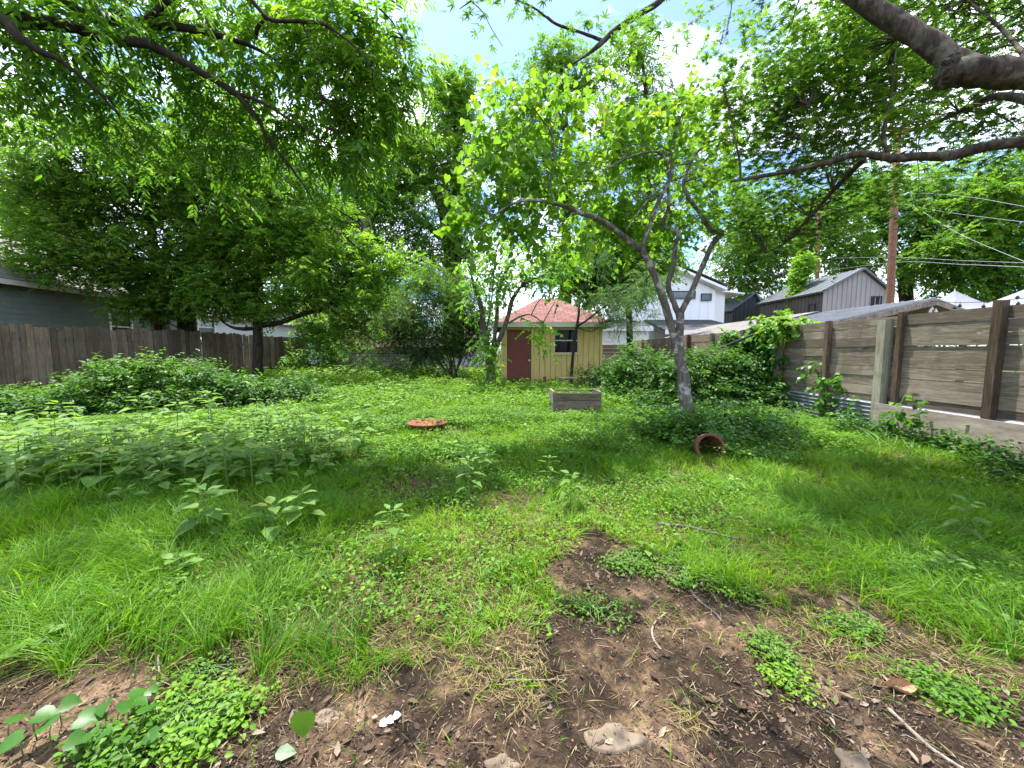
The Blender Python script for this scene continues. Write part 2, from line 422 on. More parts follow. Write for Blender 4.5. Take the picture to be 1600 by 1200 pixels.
def spray(geo, cen, rad, twigs, spec, out=None, ctint=None, squash=1.):
    """foliage sprays: for every clump centre, `twigs` twigs with leaves along each"""
    nC = len(cen)
    if nC == 0: return
    rad = np.broadcast_to(rad, (nC,))
    o = np.repeat(cen, twigs, 0); r = np.repeat(rad, twigs)
    off = rdir(len(o)) * (rng.random(len(o)) ** .45)[:, None]; off[:, 2] *= squash
    org = o + off * r[:, None]
    td = unit(off * .8 + rdir(len(o)) * .7 + np.array(spec.get('bias', (0, 0, -.15))))
    tl = spec['twig'] * rng.uniform(.6, 1.3, len(o))
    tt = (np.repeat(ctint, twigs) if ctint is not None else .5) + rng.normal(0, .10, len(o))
    k = spec['n']
    if spec['kind'] == 'palm':                   # leaflets radiate from nodes along the twig
        nodes = spec.get('nodes', 4)
        s_ = np.tile(np.linspace(.25, 1, nodes), len(o)); O = np.repeat(org, nodes, 0); D = np.repeat(td, nodes, 0)
        base = O + D * (s_ * np.repeat(tl, nodes))[:, None]
        stalk = unit(rdir(len(base)) + D * .6 + np.array([0, 0, .15])); base = base + stalk * spec['len'] * .5
        nrm = unit(rdir(len(base)) * .55 + np.array([0, 0, 1.])); a = unit(stalk - nrm * np.sum(stalk * nrm, 1, keepdims=True)); b = np.cross(nrm, a)
        ang = np.linspace(-1.25, 1.25, k); ln = 1 - .35 * np.abs(ang) / 1.25
        d = a[:, None, :] * np.cos(ang)[None, :, None] + b[:, None, :] * np.sin(ang)[None, :, None]
        pos = np.repeat(base, k, 0); d = d.reshape(-1, 3); nn = np.repeat(nrm, k, 0)
        Ls = np.tile(ln, len(base)) * spec['len'] * rng.uniform(.8, 1.15, len(pos)); T = np.repeat(np.repeat(tt, nodes), k)
        Wd = Ls * spec['asp']
    else:
        s_ = np.tile(np.linspace(.12, 1, k), len(o)); O = np.repeat(org, k, 0); D = np.repeat(td, k, 0)
        sag = np.repeat(tl, k) * s_ ** 2 * spec.get('sag', .25)
        pos = O + D * (s_ * np.repeat(tl, k))[:, None]; pos[:, 2] -= sag
        side0 = unit(np.cross(td, rdir(len(o)) * .5 + np.array([0, 0, 1.]))); side = np.repeat(side0, k, 0)
        sg = np.tile(np.where(np.arange(k) % 2 == 0, 1., -1.), len(o))[:, None]
        d = side * sg + D * spec.get('fwd', .6) + np.array([0, 0, -spec.get('hang', .25)]) + rdir(len(pos)) * .25
        nn = unit(np.repeat(np.cross(side0, td), k, 0) * .3 + rdir(len(pos)) * spec.get('nr', .5) + np.array([0, 0, .9]))
        Ls = spec['len'] * rng.uniform(.65, 1.2, len(pos)); Wd = Ls * spec['asp'] * rng.uniform(.85, 1.15, len(pos)); T = np.repeat(tt, k)
    T = np.clip(T + rng.normal(0, .10, len(T)), 0, .93)
    yl = rng.random(len(T)) < spec.get('yellow', .002); T[yl] = 1.
    leaves(geo, pos, d, nn, Ls, Wd, spec['tpl'], spec.get('droop', .15), T)

S_PEC = dict(kind='pin', twig=.26, n=11, len=.105, asp=.30, tpl=T_LAN, sag=.3, fwd=.55, hang=.45)
S_PEC_L = dict(S_PEC, len=.10, n=9)
S_CHA = dict(kind='palm', twig=.32, nodes=6, n=6, len=.076, asp=.2, tpl=T_LAN, bias=(0, 0, .05))
S_RED = dict(kind='pin', twig=.42, n=7, len=.098, asp=.95, tpl=T_HEA, sag=.1, fwd=.3, hang=.7, nr=.8, yellow=.006)
S_ELM = dict(kind='pin', twig=.30, n=8, len=.125, asp=.6, mul=2.6, tpl=T_DIA, sag=.15, bias=(0, 0, .1), hang=.15, nr=1.0, fwd=.4)
S_FAR = dict(kind='pin', twig=1.0, n=12, len=.32, asp=.55, mul=1.6, tpl=T_DIA, sag=.25)
S_MID = dict(kind='pin', twig=.8, n=13, len=.22, asp=.48, mul=1.9, tpl=T_DIA, sag=.3)
S_PRI = dict(kind='pin', twig=.5, n=14, len=.085, asp=.5, tpl=T_DIA, sag=.1)
S_MUL = dict(kind='pin', twig=.4, n=7, len=.15, asp=.6, tpl=T_OVA, sag=.2, hang=.6)
S_MIM = dict(kind='pin', twig=.45, n=20, len=.11, asp=.18, tpl=T_DIA, sag=.2, fwd=.4)
S_BUS = dict(kind='pin', twig=.3, n=7, len=.095, asp=.55, tpl=T_OVA, sag=.1, hang=.35, bias=(0, 0, .35))
S_VIN = dict(kind='pin', twig=.25, n=6, len=.11, asp=.85, tpl=T_HEA, sag=.3, hang=.9)

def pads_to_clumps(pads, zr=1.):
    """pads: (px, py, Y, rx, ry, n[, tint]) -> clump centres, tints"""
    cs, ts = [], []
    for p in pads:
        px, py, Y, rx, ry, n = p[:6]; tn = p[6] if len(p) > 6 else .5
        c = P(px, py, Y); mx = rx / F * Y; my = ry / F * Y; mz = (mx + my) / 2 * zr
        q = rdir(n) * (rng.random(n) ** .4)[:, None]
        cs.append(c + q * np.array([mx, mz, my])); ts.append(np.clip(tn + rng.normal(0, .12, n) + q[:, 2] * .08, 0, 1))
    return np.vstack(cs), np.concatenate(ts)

def limb(geo, pix, r, sides=8, wob=.06, sub=4):
    pts = [P(*q) for q in pix]
    geo.tube(pts, r, sides, sub, wob)
    return np.array(pts)

def branchlets(geo, cen, skel, frac=1., r=.012, sides=5):
    """thin boughs from the nearest limb point to the clumps"""
    for c in cen:
        if rng.random() > frac: continue
        dd = np.linalg.norm(skel - c, axis=1) + .6 * np.maximum(0, skel[:, 2] - c[2]); a = skel[np.argmin(dd)]
        ln = np.linalg.norm(c - a)
        if ln < .05: continue
        m1 = a + (c - a) * .35 + rng.normal(0, .07, 3) * ln + np.array([0, 0, .07 * ln]); m2 = a + (c - a) * .7 + rng.normal(0, .06, 3) * ln
        rr = r * (.6 + .35 * min(ln, 3))
        geo.tube([a, m1, m2, c], [rr, rr * .75, rr * .5, rr * .2], sides, 3)

def densify(pts, step=.25):
    out = []
    for a, b in zip(pts[:-1], pts[1:]):
        k = max(1, int(np.linalg.norm(b - a) / step))
        out += [a + (b - a) * i / k for i in range(k)]
    out.append(pts[-1]); return out

def make_tree(name, base, label, cat, limbs, pads, bark, leafm, spec, crad, twigs, group=None, frac=.7, br=.012, zr=1., extra=None, squash=.8, sides=8, gnd=True):
    base = np.array(base, float)
    t = thing(name, base, label, cat, group)
    gt = Geo(); skel = []
    for pix, r in limbs:
        skel += densify(limb(gt, pix, r, sides))
    skel = np.array(skel)
    cen, ct = pads_to_clumps(pads, zr)
    if extra is not None:
        cen = np.vstack([cen, extra]); ct = np.concatenate([ct, rng.normal(.5, .12, len(extra))])
    branchlets(gt, cen, skel, frac, br)
    gt.build('trunk', bark, t, smooth=True)
    gc = Geo(); spray(gc, cen, crad * rng.uniform(.7, 1.3, len(cen)), int(twigs * spec.get('mul', 1)), spec, ctint=ct, squash=squash)
    gc.build('crown', leafm, t)
    return t
M['roof_metal'] = twotone('weathered metal roof', (.13, .135, .145), (.28, .29, .31), 3, .3, .75, .5, 6, (1, 1, 1), .05, .3)
M['crumb'] = leafmat('soil crumb', (.016, .012, .009), (.055, .038, .027), (.13, .09, .06), .0, .95, spec=.1)
# ================================================================ ground
BARE_PX = [(0, 1075), (120, 1045), (250, 1035), (400, 1065), (560, 1050), (700, 1010), (850, 975), (885, 920), (868, 870), (885, 838), (945, 832),
           (1000, 850), (1060, 905), (1160, 935), (1235, 905), (1330, 955), (1480, 1000), (1600, 1030), (1640, 1200), (-40, 1200)]
BARE = [tuple(GP(*q)[:2]) for q in BARE_PX]
BARE[-2] = (1.9, .9); BARE[-1] = (-2.2, .9); BARE = BARE[:-2] + [(BARE[-3][0], .2), (3.5, -3.), (-3.5, -3.), (-2.4, .2)]
SPARSE = [(*GP(640, 762)[:2], .55, .8), (*GP(800, 790)[:2], .4, .5), (*GP(1040, 830)[:2], .35, .6), (*GP(560, 900)[:2], .35, .55), (*GP(760, 850)[:2], .4, .5),
          (*GP(660, 985)[:2], .25, .3), (*GP(950, 800)[:2], .5, .45), (*GP(1180, 860)[:2], .4, .4), (*GP(1112, 735)[:2], .3, .85), (*GP(700, 910)[:2], .4, .6), (*GP(600, 840)[:2], .3, .5), (*GP(470, 985)[:2], .25, .5), (*GP(930, 760)[:2], .35, .5), (*GP(1130, 810)[:2], .4, .45), (*GP(840, 830)[:2], .3, .5), (*GP(350, 900)[:2], .3, .35), (*GP(760, 950)[:2], .35, .55), (*GP(1300, 850)[:2], .35, .4)]
TUFTS_IN_BARE = [(*GP(x, y)[:2], r, a) for x, y, r, a in ((1330, 1005, .20, .55), (1050, 960, .08, .3), (830, 1075, .10, .3), (760, 1010, .2, .35), (420, 1060, .15, .3), (1530, 1050, .14, .4), (1075, 1130, .06, .25), (1250, 960, .15, .35), (560, 1060, .1, .2))]

def bareness(x, y):
    """1 = bare soil, 0 = grass"""
    x = np.asarray(x, float); y = np.asarray(y, float)
    wx = x + .3 * (fbm(x * 2.2, y * 2.2, 21) - .5) + .2 * (fbm(x * 9, y * 9, 23, 2) - .5); wy = y + .42 * (fbm(x * 2.2, y * 2.2, 31) - .5) + .26 * (fbm(x * 9, y * 9, 33, 2) - .5)
    b = in_poly(wx.ravel(), wy.ravel(), BARE).reshape(x.shape).astype(float)
    for sx, sy, r, a in SPARSE: b = np.maximum(b, a * np.exp(-((x - sx) ** 2 + (y - sy) ** 2) / r ** 2))
    for sx, sy, r, a in TUFTS_IN_BARE: b = b - a * np.exp(-((x - sx) ** 2 + (y - sy) ** 2) / r ** 2)
    return np.clip(b * .97, 0, 1)

def zground(x, y):
    x = np.asarray(x, float); y = np.asarray(y, float)
    near = np.clip((7 - y) / 3, 0, 1) * np.clip((6 - np.abs(x)) / 2, 0, 1)
    return g(x, y) + near * (.035 * (fbm(x * 3.1, y * 3.1, 41, 3) - .5) + .022 * (fbm(x * 12, y * 12, 51, 3) - .5) * np.clip(6 - y, 0, 1))

def axis(lo, hi, step, far, gr=1.17):
    a = list(np.arange(lo, hi, step)); s = step; q = lo; L_ = []
    while q > -far: s *= gr; q -= s; L_.append(q)
    s = step; q = a[-1]; R_ = []
    while q < far: s *= gr; q += s; R_.append(q)
    return np.array(L_[::-1] + a + R_)

def ground_mat():
    m, nt, out = newmat('yard soil'); L = nt.links.new
    v = coords(nt)
    n1 = noise(nt, v, 2.6, 9, .68, .3); n2 = noise(nt, v, 22, 6, .7); n3 = noise(nt, v, 95, 4, .7); n4 = noise(nt, v, 1.1, 4, .6)
    r1 = ramp(nt, [(.34, (.013, .0095, .007)), (.49, (.046, .031, .021)), (.57, (.13, .085, .052)), (.67, (.29, .195, .122))]); L(n1.outputs[0], r1.inputs[0])
    r2 = ramp(nt, [(.25, (.35, .35, .35)), (.5, (.95, .95, .95)), (.75, (1.5, 1.45, 1.4))]); L(n2.outputs[0], r2.inputs[0])
    mx = N(nt, 'ShaderNodeMix', data_type='RGBA', blend_type='MULTIPLY'); mx.inputs[0].default_value = .8
    L(r1.outputs[0], mx.inputs[6]); L(r2.outputs[0], mx.inputs[7])
    r3 = ramp(nt, [(.3, (.4, .4, .4)), (.55, (1, 1, 1)), (.78, (1.9, 1.8, 1.6))]); L(n3.outputs[0], r3.inputs[0])
    m2 = N(nt, 'ShaderNodeMix', data_type='RGBA', blend_type='MULTIPLY'); m2.inputs[0].default_value = .8
    L(mx.outputs[2], m2.inputs[6]); L(r3.outputs[0], m2.inputs[7])
    # under the grass: humus and old thatch
    at = N(nt, 'ShaderNodeAttribute', attribute_name='bare')
    r4 = ramp(nt, [(.35, (.035, .035, .014)), (.6, (.10, .085, .035)), (.75, (.21, .16, .075))]); L(n2.outputs[0], r4.inputs[0])
    m3 = N(nt, 'ShaderNodeMix', data_type='RGBA'); L(at.outputs['Fac'], m3.inputs[0]); L(r4.outputs[0], m3.inputs[6]); L(m2.outputs[2], m3.inputs[7])
    p = N(nt, 'ShaderNodeBsdfPrincipled'); p.inputs['Roughness'].default_value = .95; p.inputs['Specular IOR Level'].default_value = .12
    L(m3.outputs[2], p.inputs['Base Color'])
    ad = N(nt, 'ShaderNodeMath', operation='MULTIPLY_ADD'); L(n3.outputs[0], ad.inputs[0]); ad.inputs[1].default_value = .35; L(n2.outputs[0], ad.inputs[2])
    b = N(nt, 'ShaderNodeBump'); b.inputs['Strength'].default_value = 1.; b.inputs['Distance'].default_value = .03
    L(ad.outputs[0], b.inputs['Height']); L(b.outputs[0], p.inputs['Normal']); L(p.outputs[0], out.inputs[0])
    return m

xs = axis(-3.2, 3.2, .028, 260); ys = axis(.6, 4.6, .028, 260)
XX, YY = np.meshgrid(xs, ys); ZZ = zground(XX, YY)
nx, ny = len(xs), len(ys)
gg = Geo(); i0 = (np.arange(ny - 1)[:, None] * nx + np.arange(nx - 1)[None, :]).ravel()
gg.add(np.stack([XX.ravel(), YY.ravel(), ZZ.ravel()], 1), np.stack([i0, i0 + 1, i0 + 1 + nx, i0 + nx], 1).ravel(), np.full(len(i0), 4))
ground = gg.build('ground', ground_mat(), smooth=True); tag(ground, kind='structure')
ba = ground.data.attributes.new('bare', 'FLOAT', 'POINT')
bb = bareness(XX, YY); bb = np.where(YY < .3, 1, bb) * np.clip((30 - np.abs(YY)) / 5, 0, 1); ba.data.foreach_set('value', bb.ravel().astype(np.float32))

# ================================================================ grass
def scatter(n, y0, y1, xm=1.5, keep=None):
    """random ground points inside the camera's wedge plus a margin"""
    y = np.sqrt(rng.random(n) * (y1 ** 2 - y0 ** 2) + y0 ** 2)
    x = (rng.random(n) * 2 - 1) * (y * 1.42 + xm)
    k = (x > -13.4 + .2 * (y - 9.4)) & (x < 6.4)
    return x[k], y[k]

def blades(geo, x, y, h, w, leanscale=1., tint=None, mi=0, seg3=True):
    n = len(x)
    if n == 0: return
    z = zground(x, y) - .005
    ang = fbm(x * 1.9, y * 1.9, 61, 3) * 16 + rng.normal(0, 1.0, n); leanscale = leanscale * (.45 + 1.7 * fbm(x * 2.1, y * 2.1, 67, 2))
    ln = np.stack([np.cos(ang), np.sin(ang)], 1)
    lean = (rng.uniform(.25, 1.0, n) * leanscale * h)[:, None]
    ts = [0, .4, .75, 1] if seg3 else [0, .55, 1]
    wd = [1, .85, .5, 0] if seg3 else [1, .8, 0]
    fa = rng.uniform(0, 2 * np.pi, n); side = np.stack([np.cos(fa), np.sin(fa), np.zeros(n)], 1) * (w / 2)[:, None]
    rows = []
    for t, q in zip(ts, wd):
        c = np.empty((n, 3)); c[:, :2] = np.stack([x, y], 1) + ln * lean * t ** 1.8
        c[:, 2] = z + h * (t - .42 * np.clip(lean[:, 0] / h, 0, 1.3) * t ** 2.3)
        rows += [c - side * q, c + side * q] if q else [c]
    V = np.stack(rows, 1); k = V.shape[1]
    if seg3: fl = np.array([0, 1, 3, 2, 2, 3, 5, 4, 4, 5, 6]); fz = np.array([4, 4, 3])
    else: fl = np.array([0, 1, 3, 2, 2, 3, 4]); fz = np.array([4, 3])
    loops = (np.arange(n) * k)[:, None] + fl
    tt = np.clip(.44 + .9 * (fbm(x * 1.1, y * 1.1, 71, 3) - .5) + rng.normal(0, .17, n), 0, .9) if tint is None else tint
    geo.add(V.reshape(-1, 3), loops.ravel(), np.tile(fz, n), np.repeat(tt, len(fz)), mi)

LUSH = [(*GP(250, 860)[:2], 1.3, 1.0), (*GP(100, 800)[:2], 1.5, .9), (*GP(420, 960)[:2], .7, .7), (*GP(1400, 850)[:2], 1.3, .7), (*GP(1500, 930)[:2], .8, .7), (*GP(1000, 740)[:2], 1., .5), (*GP(560, 790)[:2], .6, .45)]
def lush(x, y):
    s = np.zeros_like(x)
    for a, b, r, q in LUSH: s = np.maximum(s, q * np.exp(-((x - a) ** 2 + (y - b) ** 2) / r ** 2))
    return s
gr = Geo()
def grass_zone(n, y0, y1, h0, w0, seg3, straw=.05):
    x, y = scatter(n, y0, y1)
    # clump: pull toward random tuft centres
    ix = np.floor(x / .13).astype(np.int64); iy = np.floor(y / .13).astype(np.int64); pull = rng.random(len(x)) < .5
    x = np.where(pull, x * .3 + .7 * .13 * (ix + _hash(ix, iy, 3)), x); y = np.where(pull, y * .3 + .7 * .13 * (iy + _hash(ix, iy, 4)), y)
    b = bareness(x, y); patch = fbm(x * 1.6, y * 1.6, 81, 3)
    dens = (1 - b) * np.clip(.72 + 2.4 * (patch - .45), .16, 1.)
    keep = rng.random(len(x)) < dens; x, y, b, patch = x[keep], y[keep], b[keep], patch[keep]
    lu = lush(x, y)
    h = h0 * (.55 + .75 * rng.random(len(x))) * (.35 + 1.35 * fbm(x * 2.3, y * 2.3, 91, 3)) * (1 + .75 * lu) * (1 - .5 * b)
    w = w0 * rng.uniform(.7, 1.4, len(x)) * (1 + .3 * lu)
    st = rng.random(len(x)) < straw + .22 * np.clip(b * 2, 0, 1) + .12 * np.clip((.42 - patch) * 6, 0, 1)
    blades(gr, x[~st], y[~st], h[~st], w[~st], 1.0, None, 0, seg3)
    blades(gr, x[st], y[st], h[st] * .6, w[st] * .8, 1.8, None, 1, seg3)
grass_zone(112000, 1.1, 3.2, .132, .005, True, .13)
grass_zone(150000, 3.2, 5.6, .13, .0064, True, .10)
grass_zone(160000, 5.6, 9.5, .15, .0085, False, .06)
grass_zone(90000, 9.5, 15., .17, .014, False, .03)
grass_zone(30000, 15., 22., .25, .03, False, .03)
tag(gr.build('grass', [M['grass'], M['straw']]), 'uneven fine lawn grass gone long between the fences', 'grass', kind='stuff')

# low leafy ground cover mixed through the lawn
def low_leaves(geo, x, y, hmax, size, tpl=T_OVA, per=3, tint=None, spread=.05):
    n = len(x); zz = zground(x, y)
    for k in range(per):
        px_ = x + rng.normal(0, spread, n); py_ = y + rng.normal(0, spread, n)
        pos = np.stack([px_, py_, zz + hmax * rng.random(n) ** .6], 1)
        a = rng.uniform(0, 2 * np.pi, n); d = np.stack([np.cos(a), np.sin(a), rng.uniform(-.35, .25, n)], 1)
        nn = unit(rdir(n) * .4 + np.array([0, 0, 1.])); Ls = size * rng.uniform(.6, 1.25, n)
        leaves(geo, pos, d, nn, Ls, Ls * .62, tpl, .15, np.clip((.5 if tint is None else tint) + rng.normal(0, .15, n), 0, .92))
gc = Geo()
def cover_zone(n, y0, y1, hm, sz, thr, per, tpl):
    x, y = scatter(n, y0, y1); pt = fbm(x * .9 + 7, y * .9, 101, 3) + .35 * fbm(x * 4, y * 4, 111, 2)
    k = (pt > thr) & (rng.random(len(x)) > bareness(x, y) * 1.2); low_leaves(gc, x[k], y[k], hm * (.35 + 1.3 * fbm(x[k] * 2.5, y[k] * 2.5, 9, 2)), sz, tpl, per, .48 + .5 * (fbm(x[k], y[k], 5) - .5))
cover_zone(26000, 1.8, 4.5, .10, .03, .66, 3, T_OVA)
cover_zone(52000, 4.5, 8, .19, .045, .60, 3, T_OVA)
cover_zone(40000, 8, 14.5, .26, .075, .53, 3, T_DIA)
cover_zone(9000, 14.5, 21, .4, .15, .55, 3, T_DIA)
tag(gc.build('ground_cover', M['cover']), 'small rounded weed leaves spreading low through the lawn', 'ground cover', kind='stuff')

# leaf litter, bark chips and pale grit on the bare soil
gl = Geo(); y = .6 + 3.9 * rng.random(170000) ** 1.7; x = (rng.random(170000) * 2 - 1) * (y * 1.45 + .5); b = bareness(x, y)
k = rng.random(len(x)) < np.where(b > .4, .75 * np.clip(.25 + 1.6 * (fbm(x * 2.5, y * 2.5, 121, 3) - .38), .06, 1), .12); x, y = x[k], y[k]; n = len(x)
pos = np.stack([x, y, zground(x, y) + rng.uniform(.001, .014, n)], 1); a = rng.uniform(0, 6.28, n)
big = rng.random(n) < .05
Ls = np.where(big, rng.uniform(.025, .06, n), rng.uniform(.005, .018, n)); asp = np.where(big, rng.uniform(.3, .55, n), rng.uniform(.16, .5, n))
leaves(gl, pos, np.stack([np.cos(a), np.sin(a), rng.normal(0, .22, n)], 1), unit(rdir(n) * .35 + np.array([0, 0, 1.])), Ls, Ls * asp, T_LAN, rng.uniform(-.3, .35, n),
       np.clip(rng.beta(1.3, 2.6, n), 0, .95))
y = .6 + 3.6 * rng.random(26000) ** 1.7; x = (rng.random(26000) * 2 - 1) * (y * 1.45 + .3); b = bareness(x, y); k = rng.random(len(x)) < .5 * b; x, y = x[k], y[k]; n = len(x)
pos = np.stack([x, y, zground(x, y) + .003], 1); a = rng.uniform(0, 6.28, n); Ls = rng.uniform(.02, .085, n)
leaves(gl, pos, np.stack([np.cos(a), np.sin(a), rng.normal(0, .1, n)], 1), unit(rdir(n) * .15 + np.array([0, 0, 1.])), Ls, rng.uniform(.0018, .004, n), T_LAN, .05, rng.beta(1.5, 2., n))
y = 1.1 + 4.2 * rng.random(58000) ** 1.5; x = (rng.random(58000) * 2 - 1) * (y * 1.42 + .3); b = bareness(x, y); pt = fbm(x * 1.6, y * 1.6, 81, 3)
wob_ = bareness(x + rng.normal(0, .22, len(x)), y + rng.normal(0, .22, len(x)))
k = rng.random(len(x)) < np.clip(.8 * np.abs(wob_ - b) * (b < .9) + .6 * np.clip(b, 0, .85) * (b < .9) + .5 * np.clip((.47 - pt) * 6, 0, 1) * (1 - b) + .03, 0, 1); x, y = x[k], y[k]; n = len(x)
pos = np.stack([x, y, zground(x, y) + rng.uniform(.003, .03, n)], 1); a = rng.uniform(0, 6.28, n); Ls = rng.uniform(.03, .10, n)
leaves(gl, pos, np.stack([np.cos(a), np.sin(a), rng.normal(0, .12, n)], 1), unit(rdir(n) * .4 + np.array([0, 0, 1.])), Ls, rng.uniform(.002, .0042, n), T_DIA, rng.uniform(-.1, .2, n), rng.uniform(.05, .7, n), 1)
tag(gl.build('leaf_litter', [M['litter'], M['straw']]), 'brown dead leaves and bark chips scattered on bare soil', 'leaf litter', kind='stuff')
gp = Geo(); x = rng.uniform(-2.5, 3.2, 1500); y = rng.uniform(.8, 4.2, 1500); k = rng.random(1500) < bareness(x, y) * .7
octa = np.array([(1, 0, 0), (-1, 0, 0), (0, 1, 0), (0, -1, 0), (0, 0, 1), (0, 0, -1)], float); of = [0, 2, 4, 2, 1, 4, 1, 3, 4, 3, 0, 4, 2, 0, 5, 1, 2, 5, 3, 1, 5, 0, 3, 5]
for a, b in zip(x[k], y[k]):
    gp.add(np.array([a, b, float(zground(a, b)) + .002]) + octa * rng.uniform(.5, 1.3, (6, 3)) * abs(rng.normal(.003, .0035)) * np.array([1.2, 1, .7]), of, [3] * 8)
yc = .7 + 3.6 * rng.random(16000) ** 1.6; xc = (rng.random(16000) * 2 - 1) * (yc * 1.4 + .3); k = rng.random(16000) < bareness(xc, yc) * np.clip(2.5 * (fbm(xc * 3, yc * 3, 131, 2) - .3), .05, 1); xc, yc = xc[k], yc[k]; n = len(xc)
rs = np.clip(np.abs(rng.normal(.0035, .004, n)), .0015, .018); cv_ = np.stack([xc, yc, zground(xc, yc) + rs * .3], 1)[:, None, :] + octa[None] * rng.uniform(.6, 1.3, (n, 6, 3)) * rs[:, None, None]
gcl = Geo(); gcl.add(cv_.reshape(-1, 3), (np.arange(n)[:, None] * 6 + np.array(of)[None]).ravel(), np.full(n * 8, 3), np.repeat(rng.random(n), 8))
tag(gcl.build('soil_crumbs', M['crumb']), 'dark crumbs and small clods of soil on the bare ground', 'soil crumbs', kind='stuff')
tag(gp.build('gravel', M['stone'], smooth=True), 'pale grit and small pebbles in the bare soil', 'gravel', kind='stuff')

# ================================================================ shed
SY = 13.6
def sx(px): return (px - 800) / F * SY / (cp + (50 / F) * sp) * 1.0
x0, x1 = P(783, 560, SY)[0], P(941, 560, SY)[0]; zb = .2; ze = P(862, 507, SY)[2]
shed = thing('garden_shed', ((x0 + x1) / 2, SY, zb), 'small ochre plank shed with red hipped roof and maroon door', 'shed')
D = 3.2
w = Geo(); dx0, dx1 = P(792, 560, SY)[0], P(830, 560, SY)[0]; dz = P(810, 515, SY)[2]; db = P(810, 601, SY)[2]
# front siding in vertical grooved boards, leaving the door and window openings
wx0, wx1, wz0, wz1 = P(866, 520, SY)[0], P(904, 520, SY)[0], P(866, 552, SY)[2], P(866, 514, SY)[2]
step = .2; q = x0
while q < x1 - .01:
    e = min(q + step, x1)
    spans = [(zb, ze)]
    cuts = sorted({q, e} | {c for c in (dx0, dx1, wx0, wx1) if q < c < e})
    for a, b in zip(cuts[:-1], cuts[1:]):
        mid = (a + b) / 2
        sp_ = [(zb, ze)]
        if dx0 < mid < dx1: sp_ = [(dz, ze)]
        if wx0 < mid < wx1: sp_ = [(zb, wz0), (wz1, ze)]
        for s0, s1 in sp_: w.box((a + (.013 if a == q else 0), SY, s0), (b, SY + .05, s1), rng.random())
    q = e
w.box((x0, SY + .03, zb), (x1, SY + .06, zb + .02), .3)
for q0, q1 in ((dx0, dx1), (wx0, wx1)): pass
w.box((x0, SY + .05, zb), (x0 + .05, SY + D, ze), .5); w.box((x1 - .05, SY + .05, zb), (x1, SY + D, ze), .5); w.box((x0 + .05, SY + D - .05, zb), (x1 - .05, SY + D, ze), .5)
w.build('wall', M['yellow'], shed)
t = Geo()
for a, b in ((x0, x0 + .09), (x1 - .09, x1)): t = Geo(); t.box((a, SY - .022, zb), (b, SY - .002, ze - .02), .6); t.build('corner_trim', M['yellow'], shed)
t = Geo(); t.box((dx0 - .09, SY - .022, zb), (dx0, SY - .002, dz + .09)); t.box((dx1, SY - .022, zb), (dx1 + .1, SY - .002, dz + .09))
t.box((dx0 + .002, SY - .022, dz), (dx1 - .002, SY - .002, dz + .09), .6)
t.build('door_frame', M['yellow'], shed)
d = Geo(); d.box((dx0 + .01, SY + .012, db), (dx1 - .01, SY + .05, dz - .01)); door = d.build('door', M['reddoor'], shed)
kb = Geo(); kp = P(827, 563, SY); kb.lathe([(0, -.07), (.03, -.065), (.036, -.04), (.018, -.02), (.018, .015)], (kp[0], SY, kp[2]), (0, 1, 0), 12); kb.build('knob', M['white'], door, (0, 0, 0) if False else np.array(shed.location))
th = Geo(); th.box((dx0 - .03, SY - .05, db - .1), (dx1 + .03, SY + .04, db - .003)); th.build('threshold', M['cutwood'], shed)
fr = Geo(); f_ = .07
for lo, hi in (((wx0 - f_, SY - .03, wz0 - f_), (wx0, SY - .002, wz1 + f_)), ((wx1, SY - .03, wz0 - f_), (wx1 + f_, SY - .002, wz1 + f_)), ((wx0, SY - .03, wz1), (wx1, SY - .002, wz1 + f_)), ((wx0 - .02, SY - .045, wz0 - f_), (wx1 + .02, SY - .002, wz0))): fr.box(lo, hi, .7)
win = fr.build('window', M['yellow'], shed)
gl_ = Geo(); gl_.box((wx0, SY + .03, wz0), (wx1, SY + .04, wz1)); gl_.build('glass', M['glass'], win, np.array(shed.location))
sa = Geo(); zm = P(885, 532, SY)[2]; s_ = .03
for lo, hi in (((wx0, SY, zm - .02), (wx1, SY + .028, zm + .02)), ((wx0, SY, wz0), (wx0 + s_, SY + .027, wz1)), ((wx1 - s_, SY, wz0), (wx1, SY + .027, wz1)), ((wx0 + s_, SY, wz0), (wx1 - s_, SY + .026, wz0 + s_)), ((wx0 + s_, SY, wz1 - s_), (wx1 - s_, SY + .026, wz1))): sa.box(lo, hi)
sa.build('sash', M['trim'], win, np.array(shed.location))
ha = Geo(); hx = P(897, 585, SY); ha.box((hx[0] - .13, SY - .02, hx[2] - .14), (hx[0] + .13, SY - .003, hx[2] + .14), .1); ha.build('vent_hatch', M['yellow'], shed)
ov = .28; zt = P(862, 466, SY + D / 2)[2]; xa, xb, ya, yb = x0 - ov, x1 + ov, SY - ov, SY + D + ov; xm_ = (x0 + x1) / 2; rl = .35; ym = SY + D / 2
zE = ze + .06
r = Geo(); A, B, Cc, Dd = (xa, ya, zE), (xb, ya, zE), (xb, yb, zE), (xa, yb, zE); R0, R1 = (xm_ - rl, ym, zt), (xm_ + rl, ym, zt)
for f in ((A, B, R1, R0), (B, Cc, R1), (Cc, Dd, R0, R1), (Dd, A, R0), (A, Dd, Cc, B)): r.poly(f)
r.build('roof', M['roof_red'], shed, uv=lambda V: np.stack([V[:, 0] + .0 * V[:, 1], V[:, 2] * 1.9], 1))
fa = Geo()
